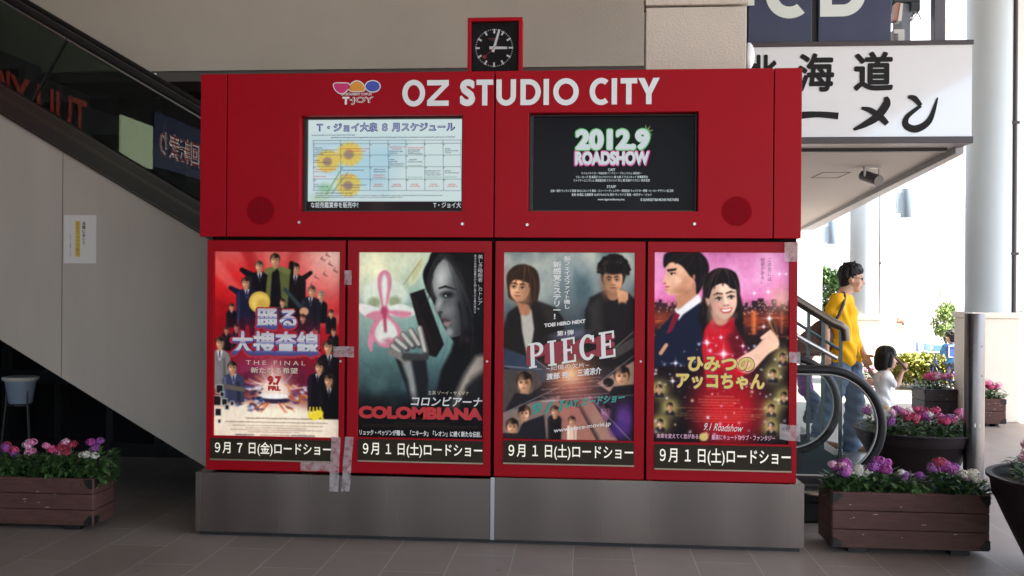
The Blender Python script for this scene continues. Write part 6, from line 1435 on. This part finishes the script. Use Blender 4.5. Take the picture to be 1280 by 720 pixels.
def person(label, J, f, s, shirt, legs, shoes, sleeve=.62, hair='short', skirt=None, vox=.009, hairmat=None, shorts=False, hcurl=.6, girth=1.0, group=None, tum=1.0):
    """J: joints in world space; f: unit vector the face looks along; s: size against an adult"""
    f = Vector(f).normalized(); lat = UP.cross(f).normalized(); up = f.cross(lat).normalized()
    J = {k: Vector(v) for k, v in J.items()}
    fx = (J['anL']+J['anR'])/2; zmin = min(J['anL'].z, J['anR'].z)-.08*s
    t = thing('person', label, 'person', (fx.x, fx.y, zmin), group)
    hd = J['head']; g_ = girth
    b = MB(); hs = s if s > .8 else s*1.38
    H = lambda a, l, u_: hd+f*a*hs+lat*l*hs+up*u_*hs
    capsule(b, H(-.022, 0, .035), .084*hs, H(.012, 0, .03), .080*hs); capsule(b, H(.022, 0, -.02), .068*hs, H(.035, 0, -.065), .048*hs)
    capsule(b, H(.058, 0, -.088), .024*hs, H(.05, 0, -.075), .03*hs); capsule(b, H(.084, 0, .012), .009*hs, H(.108, 0, -.026), .0125*hs)
    for q in (-1, 1):
        capsule(b, H(.085, q*.012, -.032), .009*hs, H(.09, q*.012, -.030), .009*hs, 8)
        capsule(b, H(-.01, q*.078, .012), .012*hs, H(-.004, q*.080, -.026), .010*hs, 8); capsule(b, H(-.018, q*.084, .02), .010*hs, H(-.02, q*.084, -.005), .009*hs, 8)
        capsule(b, H(.055, q*.045, -.02), .022*hs, H(.05, q*.04, -.04), .02*hs)
        capsule(b, H(.072, q*.012, .036), .012*hs, H(.055, q*.052, .036), .012*hs, 8)
    capsule(b, H(.085, -.02, -.056), .008*hs, H(.085, .02, -.056), .008*hs, 8); capsule(b, H(.082, -.015, -.066), .009*hs, H(.082, .015, -.066), .009*hs, 8)
    capsule(b, J['neck'], .056*s, H(-.015, 0, -.07), .054*s)
    ch, hp = J['chest'], J['hip']
    capsule(b, J['neck']-UP*.06*s, .06*s, ch, .085*s); capsule(b, ch, .10*s*g_, hp, .10*s*g_)
    for S_ in 'LR':
        capsule(b, J['neck']-UP*.05*s, .05*s, J['sh'+S_], .052*s)
        chain(b, [(J['sh'+S_], .050*s), (J['sh'+S_].lerp(J['el'+S_], .4), .046*s), (J['el'+S_], .037*s), (J['el'+S_].lerp(J['ha'+S_], .35), .038*s), (J['ha'+S_], .024*s)])
        d = (J['ha'+S_]-J['el'+S_]).normalized(); n_ = lat if S_ == 'R' else -lat
        if abs(d.dot(n_)) > .9: n_ = f
        hand_mb(b, J['ha'+S_], d, n_, s, hcurl)
        chain(b, [(J['hip'+S_], .075*s*g_), (J['hip'+S_].lerp(J['kn'+S_], .5), .068*s), (J['kn'+S_], .05*s), (J['kn'+S_].lerp(J['an'+S_], .35), .05*s), (J['an'+S_], .034*s)])
        bf = Vector((f.x, f.y, 0)).normalized() if 'toe' not in J else J['toe']
        a_ = J['an'+S_]; capsule(b, a_-UP*.045*s-bf*.03*s, .03*s, a_-UP*.055*s+bf*.13*s, .022*s)
    obj('body', fuse(b, vox, 3), m_skin, t)
    # shirt
    sb = MB(); 
    for S_ in 'LR':
        capsule(sb, J['neck']-UP*.055*s, .062*s, J['sh'+S_], .066*s)
        capsule(sb, J['sh'+S_], .07*s, J['hip'+S_]+UP*.07*s, .095*s*g_); e = J['sh'+S_].lerp(J['el'+S_], sleeve); capsule(sb, J['sh'+S_], .064*s, e, .058*s)
    capsule(sb, ch, .125*s*g_, hp+UP*.05*s, .118*s*g_); capsule(sb, (ch+J['neck'])/2, .09*s, ch, .12*s*g_)
    for S_ in 'LR': capsule(sb, J['hip'+S_]+UP*.06*s, .106*s*g_, J['hip'+S_]-UP*.0*s, .112*s*g_)
    me = fuse(sb, vox, 4); wr = random.Random(3)
    def folds(me, fn):
        n = len(me.vertices); co = np.empty(n*3); no = np.empty(n*3); me.vertices.foreach_get('co', co); me.vertices.foreach_get('normal', no)
        co = co.reshape(-1, 3); no = no.reshape(-1, 3); co += no*fn(co)[:, None]; me.vertices.foreach_set('co', co.ravel()); me.update()
    folds(me, lambda c: .008*s*np.sin(c[:, 2]*40/s+c[:, 0]*44/s+2*np.sin(c[:, 1]*30/s))*np.clip((J['neck'].z-c[:, 2])/(.2*s), 0, 1))
    obj('shirt', me, shirt, t)
    # trousers
    tb = MB(); capsule(tb, J['hipL'], .086*s*g_, J['hipR'], .086*s*g_)
    for S_ in 'LR':
        kn, an = J['kn'+S_], J['an'+S_]
        if shorts or skirt: kn2 = J['hip'+S_].lerp(kn, .8); chain(tb, [(J['hip'+S_], .10*s*g_), (kn2, .09*s)])
        else: chain(tb, [(J['hip'+S_], .092*s*g_), (J['hip'+S_].lerp(kn, .5), .092*s*g_), (kn, .078*s*g_), (kn.lerp(an, .5), .077*s*g_), (an-UP*.012*s, .076*s*g_)])
    me = fuse(tb, vox, 4)
    folds(me, lambda c: .006*s*np.sin(c[:, 2]*60/s+c[:, 0]*24/s))
    obj('skirt' if skirt else 'trousers', me, legs, t)
    for S_ in 'LR':
        bf = Vector((f.x, f.y, 0)).normalized() if 'toe' not in J else J['toe']
        a_ = J['an'+S_]; q = MB(); capsule(q, a_-UP*.035*s-bf*.035*s, .047*s, a_-UP*.04*s+bf*.06*s, .044*s); capsule(q, a_-UP*.045*s+bf*.06*s, .042*s, a_-UP*.052*s+bf*.16*s, .032*s); capsule(q, a_-UP*.0*s, .048*s, a_-UP*.04*s, .046*s)
        sh = obj('shoe', fuse(q, vox*.9, 3), shoes, t)
    # hair
    hb = MB(); rr = random.Random(int(abs(hd.x*1000)))
    if hair == 'bob':
        capsule(hb, H(-.03, 0, .045), .098*hs, H(.0, 0, .05), .094*hs)
        for q in (-1, 1):
            capsule(hb, H(-.02, q*.062, .03), .045*hs, H(-.03, q*.070, -.085), .040*hs); capsule(hb, H(.03, q*.066, .03), .03*hs, H(.02, q*.078, -.07), .026*hs)
        capsule(hb, H(-.06, 0, .0), .075*hs, H(-.065, 0, -.08), .066*hs)
        for k in range(7): l = (k-3)*.02; capsule(hb, H(.04, l, .09), .026*hs, H(.078-abs(l)*.35, l*1.1, .048), .014*hs, 8)
    else:
        capsule(hb, H(-.035, 0, .05), .092*hs, H(.005, 0, .065), .082*hs)
        capsule(hb, H(-.055, 0, .01), .072*hs, H(-.055, 0, -.03), .060*hs)
        for q in (-1, 1): capsule(hb, H(-.01, q*.062, .04), .032*hs, H(-.012, q*.076, .0), .014*hs, 8)
        for k in range(150):
            a = rr.uniform(0, 6.283); u_ = rr.uniform(-.1, 1); rad2 = math.sqrt(max(0, 1-u_*u_)); d = f*math.cos(a)*rad2+lat*math.sin(a)*rad2+up*u_
            if d.dot(f) > .55 and u_ < .45: continue
            p = H(-.02, 0, .052)+d*.094*hs; capsule(hb, p, .020*hs, p+(d*.25-UP*rr.uniform(.3, 1.0)*(1-u_*.6)+f*rr.uniform(-.1, .7)).normalized()*.040*hs, .006*hs, 8)
        for k in range(6): l = (k-2.5)*.022; capsule(hb, H(.03, l, .105), .024*hs, H(.082-abs(l)*.3, l*1.1, .070), .011*hs, 8)
    obj('hair', fuse(hb, vox*.55, 2), hairmat or m_hair, t)
    ey = MB()
    for q in (-1, 1):
        p = H(.077, q*.033, .012); ey.ball(tuple(p), .0115*hs, .0115*hs, .0085*hs, 10, 6)
        ey.tube([tuple(H(.083, q*.015, .036)), tuple(H(.080, q*.036, .041)), tuple(H(.066, q*.055, .035))], .0042*hs, 6)
    obj('eyes', ey, m_eye, t); obj('mouth', MB().tube([tuple(H(.086, -.024, -.061)), tuple(H(.0945, 0, -.060)), tuple(H(.086, .024, -.061))], .0042*hs, 6), m_skinlips, t)
    return t, H

def pj(x, y, Y): return at(x, y, Y)
YM = 8.6
JM = dict(head=pj(1065, 349.5, YM), neck=pj(1055, 366, YM), chest=pj(1051, 390, YM), hip=pj(1055, 436, YM),
          shR=pj(1046, 375.5, YM-.18), elR=pj(1032, 411, YM-.22), haR=pj(1033, 437, YM-.2), shL=pj(1058, 375.5, YM+.18), elL=pj(1066, 413, YM+.2), haL=pj(1080, 443, YM+.0),
          hipR=pj(1053, 444, YM-.09), knR=pj(1040, 499, YM-.1), anR=pj(1022, 549, YM-.1), hipL=pj(1061, 444, YM+.09), knL=pj(1069, 500, YM+.08), anL=pj(1064, 555, YM+.06))
m_yel = mat('yellow_cotton', (.78, .40, .012), .8, var=.03, vscale=4, spec=.15)
m_jean = mat('blue_denim', (.085, .13, .20), .8, var=.3, vscale=9, bump=.2, bscale=120)
m_shoe = mat('brown_leather', (.13, .062, .03), .4, var=.25, vscale=15)
man, HM = person('man in yellow t-shirt and jeans walking with a brown shoulder bag', JM, (1, -.18, -.08), 1.0, m_yel, m_jean, m_shoe, vox=.0085, girth=1.12, sleeve=.5)
gl = MB()
for q in (-1, 1):
    gl.tube([tuple(HM(.088+.004*math.cos(a), q*.034+.021*math.cos(a)*1.0, .012+.016*math.sin(a))) for a in [2*math.pi*k/16 for k in range(16)]], .0024, 6, closed=True)
    gl.tube([tuple(HM(.084, q*.056, .016)), tuple(HM(.03, q*.082, .018)), tuple(HM(-.01, q*.086, .014))], .0024, 6)
gl.tube([tuple(HM(.092, -.013, .014)), tuple(HM(.092, .013, .014))], .0022, 6)
obj('glasses', gl, mat('glasses_dark', (.03, .012, .012), .3), man)
# shoulder bag with strap
c = pj(1022, 421, YM-.1)
BG = thing('shoulder_bag', 'brown shoulder bag hanging behind the man in yellow', 'bag', (c.x, c.y, c.z-.2))
bgm = MB(); loft(bgm, [(c.x, c.y, c.z-.17, .14, .06), (c.x, c.y, c.z-.15, .18, .085), (c.x+.01, c.y, c.z+.02, .17, .085), (c.x+.03, c.y, c.z+.14, .11, .05), (c.x+.04, c.y, c.z+.16, .08, .03)], 24)
for k in range(len(bgm.v)):
    v = bgm.v[k]; bgm.v[k] = (v[0]+(v[2]-c.z)*.5, v[1], v[2])
obj('bag_body', fuse(bgm, .01, 4), mat('bag_brown', (.085, .042, .034), .6, var=.2, vscale=12), BG)
obj('strap', MB().tube([tuple(pj(x, y, Y)) for x, y, Y in ((1030, 415, YM-.2), (1042, 404, YM-.28), (1048.5, 394, YM-.285), (1054, 381, YM-.262), (1056, 371, YM-.17), (1054.5, 366.5, YM-.06), (1050, 367, YM+.05), (1046, 376, YM+.12), (1036, 395, YM+.16), (1024, 412, YM+.0))], .015, 8), mat('strap_brown', (.06, .035, .03), .6), BG, smooth=60)

YG = 8.42; sg = .60
JG = dict(head=pj(1109, 448, YG), neck=pj(1106, 467, YG), chest=pj(1105, 474, YG), hip=pj(1106, 498, YG),
          shR=pj(1107, 472, YG-.10), elR=pj(1121, 482, YG-.15), haR=pj(1128, 465, YG-.13), shL=pj(1103, 471, YG+.10), elL=pj(1092, 470, YG+.12), haL=pj(1085, 459, YG+.1),
          hipR=pj(1105, 503, YG-.05), knR=pj(1107, 533, YG-.05), anR=pj(1104, 557, YG-.05), hipL=pj(1107, 503, YG+.05), knL=pj(1110, 533, YG+.05), anL=pj(1112, 557, YG+.05))
m_wht = mat('white_cotton', (.78, .77, .76), .8, var=.03, vscale=10, bump=.15, bscale=60)
def dotted():
    m = mat('yellow_pattern_cloth', (.70, .48, .06), .8); n = m.node_tree.nodes; L = m.node_tree.links
    tc = n.new('ShaderNodeTexCoord'); v = n.new('ShaderNodeTexVoronoi'); v.inputs['Scale'].default_value = 26; L.new(tc.outputs['Object'], v.inputs['Vector'])
    r = n.new('ShaderNodeValToRGB'); r.color_ramp.elements[0].position = .28; r.color_ramp.elements[1].position = .36
    r.color_ramp.elements[0].color = (.75, .62, .45, 1); r.color_ramp.elements[1].color = (.66, .42, .03, 1)
    L.new(v.outputs['Distance'], r.inputs[0]); L.new(r.outputs[0], n['Principled BSDF'].inputs['Base Color']); return m
girl, HG = person('small girl with black bob in white top holding the hand of the man in yellow', JG, (1, -.2, -.05), sg, m_wht, dotted(), mat('child_shoe', (.4, .12, .15), .5), sleeve=.8, hair='bob', skirt=True, vox=.0065, girth=1.15)
e = JG['haR']; SN = thing('snack_stick', 'brown snack stick held to her mouth by the small girl', 'snack', tuple(e))
obj('snack', MB().tube([tuple(e+Vector((.03, -.02, .02))), tuple(e+Vector((-.01, .0, .075))), tuple(e+Vector((-.055, .02, .125)))], [.011, .013, .009], 10), mat('snack_brown', (.10, .05, .025), .5), SN, smooth=60)

YB_ = 9.0; sb_ = .52
JB = dict(head=pj(1010, 438, YB_), neck=pj(1007, 453, YB_), chest=pj(1005, 463, YB_), hip=pj(1006, 484, YB_), shR=pj(1008, 457, YB_-.09), elR=pj(1016, 466, YB_-.14), haR=pj(1026, 455, YB_-.13), shL=pj(1006, 457, YB_+.09), elL=pj(1004, 473, YB_+.12), haL=pj(1006, 486, YB_+.12),
          hipR=pj(1008, 487, YB_-.05), knR=pj(1021, 500, YB_-.05), anR=pj(1015, 523, YB_-.05), hipL=pj(1006, 487, YB_+.05), knL=pj(1016, 502, YB_+.05), anL=pj(1009, 523, YB_+.05))
person('toddler in purple top and jeans stepping down behind the stair railing', JB, (1, -.35, -.1), sb_, mat('purple_cotton', (.22, .06, .26), .8), m_jean, mat('child_shoe_dark', (.05, .05, .06), .5), vox=.0065, girth=1.1)
YC_ = 15.5; sc_ = .58
JC = dict(head=pj(1123, 407, YC_), neck=pj(1123, 415, YC_), chest=pj(1124, 421, YC_), hip=pj(1124, 436, YC_), shR=pj(1119, 418, YC_), elR=pj(1117, 428, YC_), haR=pj(1118, 437, YC_), shL=pj(1128, 418, YC_), elL=pj(1130, 428, YC_), haL=pj(1131, 437, YC_),
          hipR=pj(1122, 438, YC_), knR=pj(1122, 455, YC_), anR=pj(1122, 469, YC_), hipL=pj(1126, 438, YC_), knL=pj(1126, 455, YC_), anL=pj(1126, 469, YC_))
person('child in white shirt standing beyond the narrow white pier', JC, (-.4, -1, 0), sc_, m_wht, mat('khaki_shorts', (.35, .28, .18), .8), m_shoe, vox=.009, shorts=True, hairmat=mat('brown_hair', (.09, .045, .02), .5), sleeve=.7)
YQ = 13.7; sq = .55
gz = lambda x, y: pj(x, y, YQ)
JQ = dict(head=gz(1189, 422), neck=gz(1189, 430), chest=pj(1190, 436, YQ-.02), hip=pj(1191, 450, YQ-.08), shR=gz(1198, 433), elR=pj(1202, 441, YQ+.1), haR=pj(1202, 445, YQ+.25), shL=gz(1181, 433), elL=pj(1177, 441, YQ+.1), haL=pj(1178, 444, YQ+.25),
          hipR=pj(1194, 452, YQ-.08), knR=pj(1197, 462, YQ+.1), anR=pj(1196, 477, YQ+.0), hipL=pj(1188, 452, YQ-.08), knL=pj(1186, 459, YQ+.12), anL=pj(1187, 471, YQ+.05))
person('child in blue jacket riding a small bicycle away from the camera', JQ, (-.25, 1, 0), sq, mat('blue_jacket', (.05, .22, .42), .7), mat('dark_shorts', (.05, .06, .09), .8), mat('child_shoe_dark', (.05, .05, .06), .5), vox=.009, shorts=True, sleeve=1.0)
BP = thing('backpack', 'blue backpack with pale piping on the cycling child', 'backpack', tuple(pj(1190, 447, YQ-.12)))
a, b = pj(1184, 448, YQ-.13), pj(1197, 431, YQ-.13)
obj('pack', MB().box(a.x, b.x, YQ-.16, YQ-.07, a.z, b.z), mat('pack_blue', (.05, .10, .36), .7), BP, bevel=.03)
obj('piping', MB().tube([(a.x+.01, YQ-.163, a.z+.02), (b.x-.01, YQ-.163, a.z+.02), (b.x-.01, YQ-.163, b.z-.02), (a.x+.01, YQ-.163, b.z-.02)], .008, 6, closed=True), m_wht, BP)
BK = thing('bicycle', 'small child bicycle ridden away by the child in blue', 'bicycle', (pj(1195, 470, YQ).x, YQ, 0))
xb = pj(1197, 470, YQ-.25).x; rw = .19; fw = Vector((-.18, 1, 0)).normalized()
def wheel(y):
    x = xb+fw.x*(y-(YQ-.25)); pts = [tuple(Vector((x, y, rw+.012))+fw*rw*math.cos(2*math.pi*k/28)+UP*rw*math.sin(2*math.pi*k/28)) for k in range(28)]
    w = obj('wheel', MB().tube(pts, .016, 8, closed=True), m_rubber, BK, smooth=60); sp = MB()
    for k in range(10): a = 2*math.pi*k/10; sp.tube([(x, y, rw+.012), tuple(Vector((x, y, rw+.012))+fw*rw*.95*math.cos(a)+UP*rw*.95*math.sin(a))], .0025, 5)
    obj('spokes', sp, m_alu, w)
wheel(YQ-.25); wheel(YQ+.42)
def bkp(y, z): return (xb+fw.x*(y-(YQ-.25)), y, z)
obj('frame', MB().tube([bkp(YQ-.25, .2), bkp(YQ+.05, .2), bkp(YQ+.32, .48), bkp(YQ-.05, .40), bkp(YQ+.05, .2)], .014, 8).tube([bkp(YQ-.25, .2), bkp(YQ-.07, .42)], .012, 8).tube([bkp(YQ+.42, .2), bkp(YQ+.32, .50), bkp(YQ+.29, .58)], .012, 8), mat('bike_blue', (.04, .08, .3), .3), BK, smooth=60)
obj('saddle', MB().box(bkp(YQ-.08, 0)[0]-.05, bkp(YQ-.08, 0)[0]+.05, YQ-.16, YQ+.04, .42, .455), m_rubber, BK, bevel=.015)
h0 = Vector(bkp(YQ+.28, .58)); sd_ = Vector((1, .18, 0)).normalized(); obj('handlebar', MB().tube([tuple(h0-sd_*.24+Vector((0, -.06, .03))), tuple(h0-sd_*.12), tuple(h0), tuple(h0+sd_*.12), tuple(h0+sd_*.24+Vector((0, -.06, .03)))], .011, 8), m_alu, BK, smooth=60)
